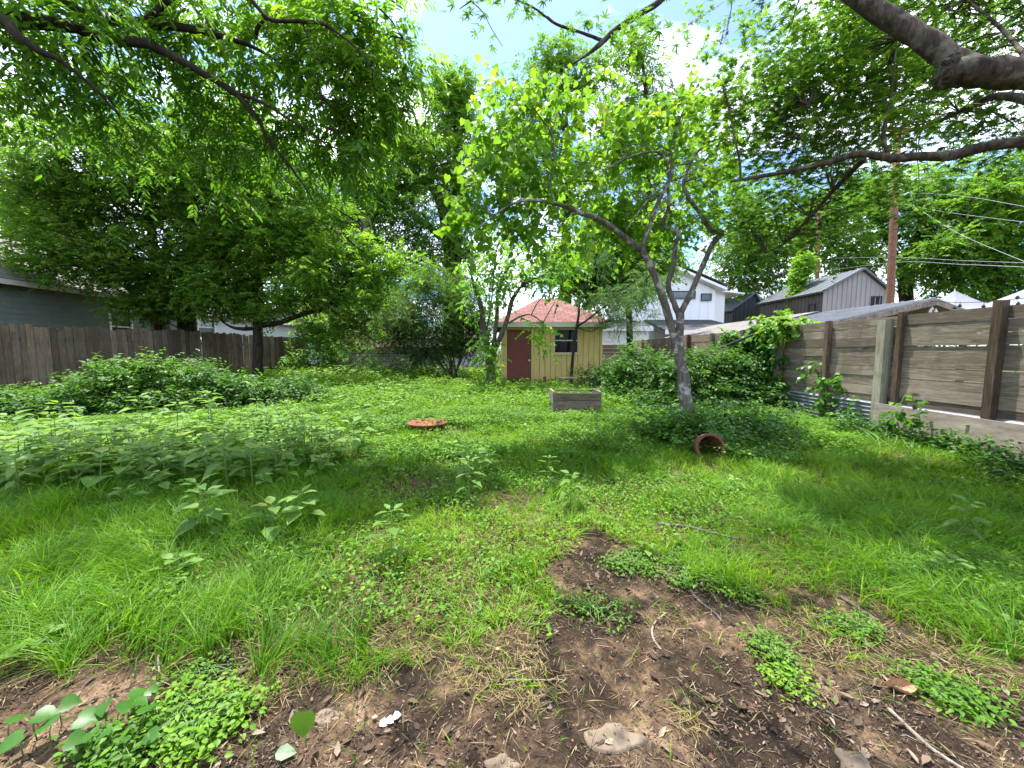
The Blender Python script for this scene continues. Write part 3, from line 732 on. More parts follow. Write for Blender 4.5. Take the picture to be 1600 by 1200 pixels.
for lo, hi in (((xa, ya - .03, zE - .17), (xb, ya - .002, zE + .01)), ((xa, yb + .002, zE - .17), (xb, yb + .03, zE + .01)), ((xa - .03, ya - .03, zE - .17), (xa - .002, yb + .03, zE + .01)), ((xb + .002, ya - .03, zE - .17), (xb + .03, yb + .03, zE + .01)), ((xa, ya, zE - .15), (xb, SY - .025, zE - .13))): fa.box(lo, hi)
fa.build('fascia', M['trim'], shed)

# ================================================================ right fence
FX = 6.5
def fence_right(label, ya, yb, mat, boards, posts, zt0, name='plank_fence', zlow=.45, seedk=0):
    base = (FX, (ya + yb) / 2, float(g(FX, (ya + yb) / 2)))
    t = thing(name, base, label, 'fence'); pn = Geo()
    bh = (zt0 - zlow) / boards
    yy = ya; segs = [ya] + sorted(posts) + [yb]
    segs = [s for s in segs if ya <= s <= yb]
    for i in range(boards):
        st = segs[::2] if i % 2 else segs[::1][::3]
        cuts = sorted(set([ya, yb] + [s for s in st if ya < s < yb]))
        for c0, c1 in zip(cuts[:-1], cuts[1:]):
            tl = rng.normal(0, .006, 4); zg0, zg1 = float(g(FX, c0)), float(g(FX, c1))
            zg0 = zg1 = .11
            gap = abs(rng.normal(.002, .004)) + .002
            z0 = zlow + i * bh; xo = rng.normal(0, .009)
            v = [(FX + xo, c0 + .002, z0 + zg0 + tl[0]), (FX + xo + .024, c0 + .002, z0 + zg0 + tl[0]), (FX + xo + .024, c1 - .002, z0 + zg1 + tl[1]), (FX + xo, c1 - .002, z0 + zg1 + tl[1]),
                 (FX + xo, c0 + .002, z0 + bh - gap + zg0 + tl[0]), (FX + xo + .024, c0 + .002, z0 + bh - gap + zg0 + tl[0]), (FX + xo + .024, c1 - .002, z0 + bh - gap + zg1 + tl[1]), (FX + xo, c1 - .002, z0 + bh - gap + zg1 + tl[1])]
            pn.add(v, [0, 3, 2, 1, 4, 5, 6, 7, 0, 1, 5, 4, 1, 2, 6, 5, 2, 3, 7, 6, 3, 0, 4, 7], [4] * 6, rng.random())
    pn.build('board_panel', mat, t)
    return t
ZT = 2.0
nf = fence_right('grey horizontal plank fence on the right with square posts and corrugated skirt', 1.0, 8.86, M['board_h'], 9, [3.6, 4.94, 6.3, 7.6], ZT)
def fpost(px, y, wd, top, mat, par, dx=.0, dep=.09):
    p_ = Geo(); z0 = float(g(FX, y)) - .1
    wd = wd * .78; p_.box((FX - dep - .012 - dx, y - wd / 2, z0), (FX - .012 - dx, y + wd / 2, top + .11), rng.random(), 0, .004); return p_.build('post', mat, par)
fpost(0, 8.93, .16, ZT - .03, M['post'], nf, 0, .16); fpost(0, 7.6, .11, ZT + .02, M['post_brown'], nf); fpost(0, 6.42, .19, ZT - .06, M['post_green'], nf, .0, .14)
fpost(0, 6.2, .09, ZT + .05, M['post_brown'], nf, 0, .07); fpost(0, 4.94, .13, ZT + .07, M['post_brown'], nf, 0, .1); fpost(0, 3.6, .12, ZT + .03, M['post'], nf); fpost(0, 2.2, .12, ZT, M['post_brown'], nf)
cs = Geo(); nz = 49; ZC = .60
zz = np.linspace(0, ZC, nz); xx = FX - .035 + .018 * np.sin(zz / .072 * 2 * np.pi)
Ys = np.arange(1.0, 8.9, .25); V = np.array([(xx[i], yv, zz[i] + .02) for yv in Ys for i in range(nz)]); L_ = []; Z_ = []
for a in range(len(Ys) - 1):
    for i in range(nz - 1): L_ += [a * nz + i, (a + 1) * nz + i, (a + 1) * nz + i + 1, a * nz + i + 1]; Z_.append(4)
cs.add(V, L_, Z_); cs.build('corrugated_skirt', M['galv'], nf, smooth=True)
ff = fence_right('brown horizontal plank fence running back past the grey tree trunk', 9.02, 20.3, M['board_hb'], 8, [10.4, 12., 13.6, 15.2, 16.8, 18.4], 1.98, zlow=.1)
for yv, mt in ((10.4, 'post_brown'), (12., 'post'), (13.6, 'post_brown'), (15.2, 'post'), (15.9, 'post_brown'), (17.2, 'post'), (18.4, 'post_brown'), (20.2, 'post')): fpost(0, yv, .13, 2.0, M[mt], ff)
bf = thing('plank_fence', (5.2, 20.36, .3), 'short pale plank fence closing the back corner right of the shed', 'fence'); b_ = Geo()
for i in range(8): b_.box((4.1, 20.33, .3 + i * .2), (6.48, 20.355, .3 + i * .2 + .19), rng.random())
b_.build('board_panel', M['board_hb'], bf); b_ = Geo(); b_.box((4.15, 20.23, .2), (4.27, 20.325, 1.95)); b_.build('post', M['post'], bf)

# plywood leaning on the fence foot
pw = Geo(); a = np.array([6.24, 6.36, .0]); pw.obox(a, (0.03, -3.6, -.04), (.018, 0, 0), (.07, 0.02, .62), .4)
tag(pw.build('plywood_sheet', M['plywood'], origin=(6.2, 4.6, .0)), 'long weathered plywood sheet propped along the foot of the plank fence', 'plywood')

# lattice of steel stakes by the right bushes
for (px, py0, py1, Y, lab) in ((1001, 585, 640, 9.5, 'thin dark steel stake in the bushes just right of the planter box'), (1109, 580, 640, 9.6, 'thin dark steel stake in the bushes right of the grey tree trunk')):
    b = P(px, py1, Y); tp = P(px - 1, py0, Y); q = Geo(); b[2] = float(g(b[0], b[1])) - .1
    q.box((b[0] - .03, b[1] - .006, b[2]), (b[0] + .03, b[1] + .006, tp[2])); q.box((b[0] - .006, b[1] + .006, b[2]), (b[0] + .006, b[1] + .04, tp[2]))
    tag(q.build('steel_stake', M['black'], origin=b), lab, 'stake')
b = P(851, 604, 12.6); b[2] = float(g(b[0], b[1])); q = Geo(); q.box((b[0] - .05, b[1] - .04, b[2] - .1), (b[0] + .05, b[1] + .04, P(851, 588, 12.6)[2]), .3)
tag(q.build('wooden_stake', M['post_brown'], origin=b), 'short brown wooden stake standing before the ochre shed wall', 'stake')

# ================================================================ left fence
fa_ = np.array([-14.35, 3.2]); fb_ = np.array([-11.05, 20.2]); dl = fb_ - fa_; Lf = np.linalg.norm(dl); du = dl / Lf; nn_ = np.array([du[1], -du[0]])
lf = thing('picket_fence', (*((fa_ + fb_) / 2), float(g(-12.7, 12))), 'dark weathered upright board fence along the left side of the yard', 'fence')
pk = Geo(); s = 0.
while s < Lf - .1:
    wd = .138 + rng.normal(0, .004); p0 = fa_ + du * (s + .004); tl = rng.normal(0, .008)
    z0 = float(g(*p0)) - .05; z1 = z0 + 1.88 + rng.normal(0, .02); off = nn_ * (.0 + rng.normal(0, .004))
    o = np.array([*(p0 + off), z0]); c = .03
    ax = np.array([*(du * wd), 0]); ay = np.array([*(-nn_ * .018), 0])
    v = []
    for yv in (0, 1):
        bb_ = o + ay * yv; up = np.array([du[0] * tl * 2, du[1] * tl * 2, z1 - z0])
        v += [bb_, bb_ + ax, bb_ + ax + up - np.array([0, 0, c]), bb_ + ax * .78 + up, bb_ + ax * .22 + up, bb_ + up - np.array([0, 0, c])]
    pk.add(v, [0, 1, 2, 3, 4, 5, 11, 10, 9, 8, 7, 6, 0, 6, 7, 1, 1, 7, 8, 2, 2, 8, 9, 3, 3, 9, 10, 4, 4, 10, 11, 5, 5, 11, 6, 0], [6, 6] + [4] * 6, rng.random())
    s += wd + .008 + abs(rng.normal(0, .003))
pk.build('picket_panel', M['board_v'], lf)
rl_ = Geo()
for hz in (.4, 1.5):
    o = np.array([*(fa_ - nn_ * .07), .3 + hz]); rl_.obox(o, np.array([*dl, -.02]), np.array([*(nn_ * .04), 0]), (0, 0, .09), .3)
rl_.build('rail', M['board_v'], lf)

# chain link fence across the back
cf = thing('wire_fence', (-5.5, 20.6, .3), 'low wire fence with pale top rail behind the back shrubs', 'fence')
q = Geo(); zr_ = P(600, 555, 20.6)[2]; q.tube([(-10.9, 20.6, zr_), (-1.0, 20.6, zr_)], [.028, .028], 6, 1); q.build('top_rail', M['galv'], cf)
for xv in (-10.8, -8.4, -6., -3.6, -1.1): q = Geo(); q.tube([(xv, 20.6, .1), (xv, 20.6, zr_ + .05)], [.03, .03], 6, 1); q.build('post', M['galv'], cf)
q = Geo()
for i in np.arange(-10.9, -1., .14):
    for sg in (-1, 1): q.tube([(i, 20.61, .25 if sg > 0 else zr_), (i + .9, 20.61, zr_ if sg > 0 else .25)], [.004, .004], 3, 1, cap=False)
q.build('wire_mesh', M['galv'], cf)
db_ = thing('plank_fence', (-8, 24., .3), 'dark board fence in shade beyond the low wire fence', 'fence'); q = Geo()
for i in range(9): q.box((-12.5, 24, .3 + i * .17), (-4.5, 24.03, .3 + i * .17 + .16), rng.random())
q.build('board_panel', M['brownboard'], db_)
for xv in (-12, -9.5, -7, -4.7): q = Geo(); q.box((xv, 23.9, .2), (xv + .12, 23.99, 1.9)); q.build('post', M['post_brown'], db_)

# ================================================================ planter, fire pit, pot
pc = GP(901, 650); py0 = pc[1]; pz = pc[2] - .03
pl = thing('raised_planter_box', (pc[0], py0 + .35, pz), 'grey weathered plank planter box standing in the grass before the shed', 'planter')
xl, xr = P(864, 640, py0)[0], P(940, 640, py0)[0]; hgt = P(900, 614, py0)[2] - pz; dp = .78
hs = [(0, .10), (.105, .30), (.305, .70), (.71, 1.0)]
q = Geo()
for i, (a, b) in enumerate(hs): q.box((xl + (.02 if i == 0 else 0), py0 + (.03 if i == 0 else rng.normal(0, .006)), pz + a * hgt), (xr - rng.uniform(0, .02), py0 + .036, pz + b * hgt - .006), rng.random(), 0, .004)
q.build('front_panel', M['plank_x'], pl)
q = Geo()
for i, (a, b) in enumerate(hs): q.box((xl, py0 + dp, pz + a * hgt), (xr, py0 + dp + .036, pz + b * hgt - .006), rng.random(), 0, .003)
q.build('back_panel', M['plank_x'], pl)
for xa_ in (xl, xr - .036):
    q = Geo()
    for i, (a, b) in enumerate(((.0, .5), (.505, 1.06))): q.box((xa_, py0 + .04, pz + a * hgt), (xa_ + .036, py0 + dp - .004, pz + b * hgt - .006), rng.random(), 0, .003)
    q.build('side_panel', M['board_h'], pl)
q = Geo(); q.box((xl + .04, py0 + .04, pz), (xr - .04, py0 + dp - .004, pz + hgt * .88)); q.build('soil_bed', M['soil'], pl)
# wire hoop cage in the planter
wc = thing('wire_plant_cage', (pc[0] - .1, py0 + .4, pz + hgt * .88), 'thin wire plant cage standing in the planter box', 'plant cage'); q = Geo()
cc = np.array([pc[0] - .12, py0 + .4, pz + hgt * .86])
for hh, rr in ((.12, .14), (.36, .17)): q = Geo(); q.tube([cc + np.array([math.cos(a) * rr, math.sin(a) * rr, hh]) for a in np.linspace(0, 6.283, 17)], [.0035, .0035], 4, 1); q.build('hoop', M['deadwood'], wc)
q = Geo()
for a in (.4, 2.5, 4.6): q = Geo(); q.tube([cc + np.array([math.cos(a) * .12, math.sin(a) * .12, 0]), cc + np.array([math.cos(a) * .17, math.sin(a) * .17, .37])], [.0035, .0035], 4, 1); q.build('upright', M['deadwood'], wc)
gw = Geo(); n = 260; low_leaves(gw, rng.uniform(xl + .08, xr - .1, n), rng.uniform(py0 + .1, py0 + dp - .1, n), .0, .05, T_OVA, 1)
for v_ in gw.v: v_[:, 2] += (pz + hgt * .88) - float(g(pc[0], py0 + .4)) + .05 * rng.random()
blades(gw, rng.uniform(xl + .05, xr - .2, 220), rng.uniform(py0 + .08, py0 + dp - .08, 220), rng.uniform(.08, .24, 220), np.full(220, .007)); gw.v[-1][:, 2] += (pz + hgt * .88) - float(g(pc[0], py0 + .4))
tag(gw.build('planter_weeds', M['cover']), 'green weeds and grass growing out of the planter box', 'weeds', kind='stuff')

fp = GP(666, 676); fY = fp[1] + .1; fz = fp[2]; rr = 31 / F * fY; zt_ = P(666, 659, fY)[2]
pit = thing('fire_pit', (fp[0], fY, fz), 'rusty round steel fire bowl standing in the grass', 'fire pit'); hB = zt_ - fz
q = Geo(); q.lathe([(0, hB - .085), (rr * .45, hB - .075), (rr * .75, hB - .045), (rr * .93, hB - .006), (rr, hB), (rr * 1.01, hB - .012), (rr * .95, hB - .03), (rr * .76, hB - .075), (rr * .45, hB - .105), (0, hB - .115)], (fp[0], fY, fz), sides=40); q.build('bowl', M['rust'], pit, smooth=True)
for k_ in range(3):
    a = k_ * 2.094 + .6; q = Geo(); q.tube([(fp[0] + math.cos(a) * rr * .62, fY + math.sin(a) * rr * .62, fz + hB - .075), (fp[0] + math.cos(a) * rr * .85, fY + math.sin(a) * rr * .85, fz - .02)], [.014, .014], 6, 1); q.build('leg', M['iron'], pit)
q = Geo(); q.tube([(fp[0] + math.cos(a) * rr * .78, fY + math.sin(a) * rr * .78, fz + .09) for a in np.linspace(0, 6.283, 25)], [.008, .008], 5, 1); q.build('leg_ring', M['iron'], pit)

pp = GP(1112, 722); po_c = np.array([pp[0], pp[1] + .12, pp[2]]); R = 22.5 / F * pp[1]
ax_ = unit(np.array([-.12, -1., .22])); mouth = np.array([P(1112, 697, pp[1])[0], pp[1] + .02, pp[2] + R * 1.02])
pot = Geo(); H = .38
pot.lathe([(0, -H), (R * .62, -H), (R * .9, -.1), (R * .92, -.095), (R, -.09), (R, -.004), (R * .985, 0), (R * .83, 0), (R * .82, -.01), (R * .80, -.1), (R * .56, -H + .02), (0, -H + .02)], mouth, ax_, 40)
tag(pot.build('terracotta_pot', M['terra'], origin=pp, smooth=False), 'empty terracotta flower pot lying on its side under the grey tree', 'flower pot')
# ================================================================ neighbouring buildings
def siding(geo, lo_xyz, along, length, z0, z1, out, rowh=.18, tint=None, openings=()):
    """lap siding rows on a wall: start point, unit direction along the wall, outward normal; openings (s0,s1,za,zb) stay free"""
    o = np.array(lo_xyz, float); a = np.array(along, float); n_ = np.array(out, float); z = z0
    while z < z1 - .01:
        zt = min(z + rowh, z1); cuts = [(0, length)]
        for s0, s1, za, zb_ in openings:
            if z < zb_ and zt > za:
                nc = []
                for c0, c1 in cuts:
                    if s1 <= c0 or s0 >= c1: nc.append((c0, c1)); continue
                    if s0 > c0: nc.append((c0, s0))
                    if s1 < c1: nc.append((s1, c1))
                cuts = nc
        for c0, c1 in cuts:
            b0 = o + a * c0; b0[2] = z; b1 = o + a * c1; b1[2] = z
            dz_ = np.array([0, 0, zt - z]); q0, q1 = n_ * .022, n_ * .004
            geo.add([b0 + q0, b1 + q0, b1 + dz_ + q1, b0 + dz_ + q1, b0 - n_ * .02, b1 - n_ * .02, b1 + dz_ - n_ * .02, b0 + dz_ - n_ * .02],
                    [0, 1, 2, 3, 5, 4, 7, 6, 0, 4, 5, 1, 1, 5, 6, 2, 2, 6, 7, 3, 3, 7, 4, 0], [4] * 6, rng.random())
        z = zt

def vboards(geo, o, along, length, zf0, zf1, out, step=.3, bat=.03, mi=0):
    """board and batten wall: zf1(s) gives the top; battens stand proud"""
    o = np.array(o, float); a = np.array(along, float); n_ = np.array(out, float); s = 0
    while s < length - 1e-6:
        e = min(s + step, length)
        p = [o + a * s, o + a * e]
        v = [np.array([*p[0][:2], zf0]), np.array([*p[1][:2], zf0]), np.array([*p[1][:2], zf1(e)]), np.array([*p[0][:2], zf1(s)])]
        geo.add(v + [q - n_ * .05 for q in v], [0, 1, 2, 3, 7, 6, 5, 4, 3, 2, 6, 7, 0, 4, 5, 1], [4] * 4, rng.random(), mi)
        b0, b1 = o + a * (s - .02), o + a * (s + .02); zt = zf1(min(max(s, 0), length)) - .02
        v = [np.array([*b0[:2], zf0]), np.array([*b1[:2], zf0]), np.array([*b1[:2], zt]), np.array([*b0[:2], zt])]
        geo.add([q + n_ * bat for q in v] + [q + n_ * .001 for q in v], [0, 1, 2, 3, 0, 4, 5, 1, 1, 5, 6, 2, 3, 2, 6, 7, 0, 3, 7, 4], [4] * 5, rng.random(), mi)
        s = e

def window(par, o, along, out, s0, s1, z0, z1, frame, glass, fw=.06, mid=True):
    o = np.array(o, float); a = np.array(along, float); n_ = np.array(out, float); q = Geo()
    def bx(sa, sb, za, zb_, pr=.05):
        st = o + a * sa; st[2] = za; q.obox(st + n_ * .004, a * (sb - sa), n_ * pr, (0, 0, zb_ - za))
    bx(s0 - fw, s0, z0 - fw, z1 + fw); bx(s1, s1 + fw, z0 - fw, z1 + fw); bx(s0, s1, z1, z1 + fw, .048); bx(s0, s1, z0 - fw, z0, .06)
    if mid: bx(s0, s1, (z0 + z1) / 2 - .025, (z0 + z1) / 2 + .025, .03)
    w = q.build('window', frame, par)
    q = Geo(); st = o + a * s0; st[2] = z0; q.obox(st - n_ * .03, a * (s1 - s0), n_ * .012, (0, 0, z1 - z0)); q.build('glass', glass, w, np.array(par.location))
    return w

# --- left: sage house with grey roof
HX = -16.6
h = thing('wooden_house', (HX - 4, 13, .3), 'sage green clapboard house with grey shingle roof behind the left fence', 'house')
def zl(py, Y): return P(0, py, Y)[2]
y_w0, y_w1 = PX(172, 500, HX)[1], PX(203, 500, HX)[1]; zw0, zw1 = 1.9, PX(188, 486, HX)[2]
y_s0, y_s1 = PX(234, 500, HX)[1], PX(264, 500, HX)[1]; zs1 = PX(250, 488, HX)[2]
w = Geo(); siding(w, (HX, 5, 0), (0, 1, 0), 13.8, .5, 4.05, (1, 0, 0), .19, None, [(y_w0 - 5, y_w1 - 5, zw0, zw1), (y_s0 - 5, y_s1 - 5, 1.9, zs1)])
siding(w, (HX, 5, 0), (-1, 0, 0), 7.4, .5, 4.05, (0, -1, 0), .19); siding(w, (HX - 7.4, 18.8, 0), (1, 0, 0), 7.4, .5, 4.05, (0, 1, 0), .19)
w.build('wall', M['sage'], h)
q = Geo(); q.box((HX - 7.3, 5.1, .1), (HX - .1, 18.7, .52)); q.build('footing', M['roof_tan'], h)
window(h, (HX, 0, 0), (0, 1, 0), (1, 0, 0), y_w0, y_w1, zw0, zw1, M['white'], M['glass'])
q = Geo(); q.box((HX - .03, y_s0, 1.9), (HX + .03, y_s1, zs1))
for k_ in range(10): q.obox((HX + .032, y_s0 + .06, 1.95 + k_ * (zs1 - 1.98) / 10), (0, y_s1 - y_s0 - .12, 0), (.02, 0, -.03), (0, 0, .03))
q.build('louvred_shutter', M['black'], h)
r = Geo(); ridge = HX - 3.7; zr = 6.0; e0, e1 = 4.5, 19.3
def slab(geo, a, b, c, d, th, mi=0):
    v = [np.array(q, float) for q in (a, b, c, d)]; n_ = unit(np.cross(v[1] - v[0], v[3] - v[0]))
    geo.add(v + [q - n_ * th for q in v], [0, 1, 2, 3, 7, 6, 5, 4, 0, 4, 5, 1, 1, 5, 6, 2, 2, 6, 7, 3, 3, 7, 4, 0], [4] * 6)
slab(r, (HX + .45, e0, 3.86), (HX + .45, e1, 3.86), (ridge, e1, zr), (ridge, e0, zr), .1)
slab(r, (ridge - .002, e0, zr), (ridge - .002, e1, zr), (2 * ridge - HX - .45, e1, 3.86), (2 * ridge - HX - .45, e0, 3.86), .1)
r.build('roof', M['roof_grey'], h, uv=lambda V: np.stack([V[:, 1], V[:, 2] * 2], 1))
q = Geo(); q.box((HX + .44, e0, 3.66), (HX + .47, e1, 3.83)); q.build('fascia', M['trim'], h)
for yv in (5.0, 18.74):
    q = Geo(); q.add([(HX - .02, yv, 4.0), (2 * ridge - HX, yv, 4.0), (ridge, yv, zr - .12), (HX - .02, yv + .05, 4.0), (2 * ridge - HX, yv + .05, 4.0), (ridge, yv + .05, zr - .12)], [0, 1, 2, 5, 4, 3, 0, 3, 4, 1], [3, 3, 4])
    q.build('gable', M['sage'], h)
# --- left, farther: pale house
h = thing('wooden_house', (HX - 3, 25, .3), 'pale bluish white clapboard house beyond the sage house on the left', 'house')
y0_, y1_ = PX(308, 500, HX)[1], PX(333, 500, HX)[1]; za, zb2 = PX(320, 526, HX)[2], PX(320, 497, HX)[2]
w = Geo(); siding(w, (HX, 19.4, 0), (0, 1, 0), 16, .4, 3.5, (1, 0, 0), .2, None, [(y0_ - 19.4, y1_ - 19.4, za, zb2)]); siding(w, (HX - 6, 35.4, 0), (1, 0, 0), 6, .4, 3.5, (0, 1, 0), .2); siding(w, (HX, 19.4, 0), (-1, 0, 0), 6, .4, 3.5, (0, -1, 0), .2); w.build('wall', M['pale'], h)
window(h, (HX, 0, 0), (0, 1, 0), (1, 0, 0), y0_, y1_, za, zb2, M['white'], M['glass_blue'])
r = Geo(); slab(r, (HX + .4, 19.35, 3.45), (HX + .4, 35.8, 3.45), (HX - 3, 35.8, 5.), (HX - 3, 19.35, 5.), .1); slab(r, (HX - 3.002, 19.35, 5.), (HX - 3.002, 35.8, 5.), (HX - 6.4, 35.8, 3.45), (HX - 6.4, 19.35, 3.45), .1)
r.build('roof', M['roof_grey'], h, uv=lambda V: np.stack([V[:, 1], V[:, 2] * 2], 1))
q = Geo(); q.box((HX + .03, 28., 1.5), (HX + .09, 35.3, 2.05)); q.build('skirt_board', M['teal'], h)
h = thing('stucco_house', (-17, 44, .3), 'peach walled house far behind the left trees', 'house'); w = Geo(); w.box((-26, 44, 0), (-13.5, 52, 7.6)); w.build('wall', M['peach'], h)
r = Geo(); slab(r, (-26.5, 43.5, 7.6), (-13, 43.5, 7.6), (-14.5, 48, 9.4), (-25, 48, 9.4), .1); slab(r, (-13, 43.5, 7.6), (-13, 52.5, 7.6), (-14.5, 48.01, 9.4), (-14.5, 48, 9.4), .1); slab(r, (-13, 52.5, 7.6), (-26.5, 52.5, 7.6), (-25, 48.01, 9.4), (-14.5, 48.01, 9.4), .1); r.build('roof', M['roof_dark'], h, uv=lambda V: np.stack([V[:, 0], V[:, 2] * 2], 1))
window(h, (0, 44, 0), (1, 0, 0), (0, -1, 0), -17.5, -16.3, 4.6, 6., M['white'], M['glass_blue'])
h = thing('garage', (-5, 31, .3), 'pale low garage behind the dark privet shrub', 'garage'); w = Geo(); siding(w, (-8.5, 30, 0), (1, 0, 0), 6, .3, 2.6, (0, -1, 0), .22); w.box((-8.5, 30.03, .3), (-2.5, 35, 2.59)); w.build('wall', M['pale'], h)
r = Geo(); slab(r, (-8.9, 29.6, 2.62), (-2.1, 29.6, 2.62), (-2.1, 32.5, 3.7), (-8.9, 32.5, 3.7), .1); slab(r, (-8.9, 32.502, 3.7), (-2.1, 32.502, 3.7), (-2.1, 35.4, 2.62), (-8.9, 35.4, 2.62), .1); r.build('roof', M['roof_tan'], h, uv=lambda V: np.stack([V[:, 0], V[:, 2] * 2], 1))

# --- white two-storey house
WY = 26.
def wx(px, Y=WY): return P(px, 500, Y)[0]
def wz(py, Y=WY): return P(800, py, Y)[2]
h = thing('modern_house', (wx(1050), WY, .3), 'white two storey board and batten house behind the grey tree', 'house')
xL, xR = wx(995), wx(1116); zTL, zTR = wz(395), wz(451)
w = Geo()
def top(s):
    return zTL + (zTR - zTL) * s / (xR - xL) - .1
ops_big = (wx(1049), wx(1083), wz(466), wz(456)); ops_sm = (wx(1094), wx(1108), wz(469), wz(460))
vboards(w, (xL, WY, 0), (1, 0, 0), xR - xL, .3, top, (0, -1, 0), .62, .03)
w.box((xL, WY + .06, .3), (xR, WY + 8, wz(452))); w.build('wall', M['white'], h)
for (a, b, c, d), mid in ((ops_big, False), (ops_sm, False)):
    window(h, (0, WY - .07, 0), (1, 0, 0), (0, -1, 0), a, b, c, d, M['black'], M['glass_blue'], .05, mid)
r = Geo(); slab(r, (xL - .4, WY - .6, zTL + .17), (xL - .4, WY + 8, zTL + .17), (xR + .5, WY + 8, zTR - .05), (xR + .5, WY - .6, zTR - .05), -.16); r.build('roof', M['white'], h)
r = Geo(); slab(r, (xL - .45, WY - .65, zTL + .36), (xR + .55, WY - .65, zTR + .14), (xR + .55, WY + 8.1, zTR + .14), (xL - .45, WY + 8.1, zTL + .36), .05); r.build('roof_sheet', M['metalroof'], h)
# right wing, set back
WB = 28.5; w = Geo(); w.box((xR + .01, WB, .3), (P(1131, 500, WB)[0], WB + 6, P(0, 456, WB)[2])); w.build('side_wing', M['white'], h)
r = Geo(); a, b = xR + .01, P(1131, 500, WB)[0] + 1.2; z_ = P(0, 456, WB)[2]; slab(r, (a, WB - .5, z_ + .25), (b, WB - .5, z_ - .15), (b, WB + 6, z_ - .15), (a, WB + 6, z_ + .25), .1); r.build('wing_roof', M['white'], h)
# porch roof and porch wall
PYW = 23.; px_ = lambda q: P(q, 500, PYW)[0]; pz_ = lambda q: P(800, q, PYW)[2]
r = Geo(); slab(r, (px_(1040), PYW, pz_(515)), (px_(1175), PYW, pz_(515)), (px_(1175) - 1., WY - .1, pz_(515) + .85), (px_(1040) - .3, WY - .1, pz_(515) + .85), .12)
r.build('porch_roof', M['roof_dark'], h, uv=lambda V: np.stack([V[:, 0], V[:, 2] * 3], 1))
q = Geo(); q.box((px_(1040), PYW - .04, pz_(515) - .28), (px_(1175), PYW - .01, pz_(515) - .01)); q.build('porch_fascia', M['white'], h)
q = Geo(); q.box((px_(1062), PYW + .5, .3), (px_(1150), PYW + .6, pz_(517) - .1)); q.build('porch_wall', M['beige'], h)
for xx_ in (1099, 1105): q = Geo(); q.box((px_(xx_), PYW + .1, .3), (px_(xx_) + .09, PYW + .2, pz_(515) - .2)); q.build('porch_post', M['pole'], h)
# left wing, one storey
LY = 22.; lx_ = lambda q: P(q, 500, LY)[0]; lz_ = lambda q: P(800, q, LY)[2]
w = Geo(); w.box((lx_(943), LY, .3), (lx_(1014), LY + 3.9, lz_(510))); w.build('side_wing', M['white'], h)
r = Geo(); slab(r, (lx_(938), LY - .3, lz_(510)), (lx_(1018), LY - .3, lz_(510)), (lx_(1018), LY + 3.9, lz_(510) + .75), (lx_(958), LY + 3.9, lz_(510) + .75), .12); r.build('wing_roof', M['roof_dark'], h, uv=lambda V: np.stack([V[:, 0], V[:, 2] * 3], 1))
q = Geo(); q.box((lx_(938), LY - .34, lz_(510) - .28), (lx_(1018), LY - .31, lz_(510) - .01)); q.build('wing_fascia', M['white'], h)
window(h, (0, LY - .001, 0), (1, 0, 0), (0, -1, 0), lx_(946), lx_(960), lz_(532), lz_(524), M['white'], M['glass_blue'], .05, False)

# --- gabled houses, gable towards the camera, axis along Y
def gable_house(name, Y, pxl, pxr, pxm, pye, pyp, length, label, wallm, sidem, roofm, step=.3):
    xl, xr, xm = (P(q, 470, Y)[0] for q in (pxl, pxr, pxm)); ze_, zp = P(800, pye, Y)[2], P(800, pyp, Y)[2]
    t = thing(name, ((xl + xr) / 2, Y, .3), label, 'house'); w = Geo()
    vboards(w, (xl, Y, 0), (1, 0, 0), xr - xl, .2, lambda s: ze_ + (zp - ze_) * (min(s / (xm - xl), (xr - xl - s) / (xr - xm))) - .02, (0, -1, 0), step); w.build('gable_wall', wallm, t)
    w = Geo(); vboards(w, (xl, Y + length, 0), (0, -1, 0), length - .01, .2, lambda s: ze_ - .04, (-1, 0, 0), step); w.box((xr - .06, Y + .06, .2), (xr, Y + length, ze_ - .05)); w.box((xl + .06, Y + length - .06, .2), (xr - .07, Y + length, ze_ - .05)); w.build('side_wall', sidem, t)
    r = Geo(); o = .22; sl_l = (zp - ze_) / (xm - xl); sl_r = (zp - ze_) / (xr - xm)
    slab(r, (xl - o, Y + length + .2, ze_ - o * sl_l), (xl - o, Y - o, ze_ - o * sl_l), (xm, Y - o, zp), (xm, Y + length + .2, zp), -.12)
    slab(r, (xm + .002, Y + length + .2, zp), (xm + .002, Y - o, zp), (xr + o, Y - o, ze_ - o * sl_r), (xr + o, Y + length + .2, ze_ - o * sl_r), -.12)
    n_ = int(length / .5)
    for i in range(n_ + 1):
        yy = Y - o + .03 + i * (length + o) / n_
        r.obox((xl - o, yy, ze_ - o * sl_l + .121), (xm - xl + o, 0, (xm - xl + o) * sl_l), (0, .03, 0), (0, 0, .04))
    r.build('roof', roofm, t)
    return t, xl, xr, ze_
t, xl, xr, ze_ = gable_house('gabled_house', 24., 1286, 1386, 1343, 455, 422, 6., 'grey gabled house with light grey front and dark brown side behind the plank fence', M['greyboard'], M['brownboard'], M['metalroof'])
window(t, (xl, 0, 0), (0, 1, 0), (-1, 0, 0), 28.2, 28.75, 2.2, 4.1, M['white'], M['glass_blue'], .07, False)
window(t, (xl, 0, 0), (0, 1, 0), (-1, 0, 0), 24.6, 25.05, 3.4, 4.6, M['black'], M['glass_blue'], .05, False)
window(t, (0, 23.96, 0), (1, 0, 0), (0, -1, 0), P(1361, 470, 24)[0], P(1375, 470, 24)[0], P(0, 478, 24)[2], P(0, 464, 24)[2], M['black'], M['glass'], .05, False)
gable_house('gabled_house', 33., 1145, 1194, 1178, 484, 459, 9., 'small black gabled house between the white house and the grey house', M['blackboard'], M['blackboard'], M['metalroof'], .35)

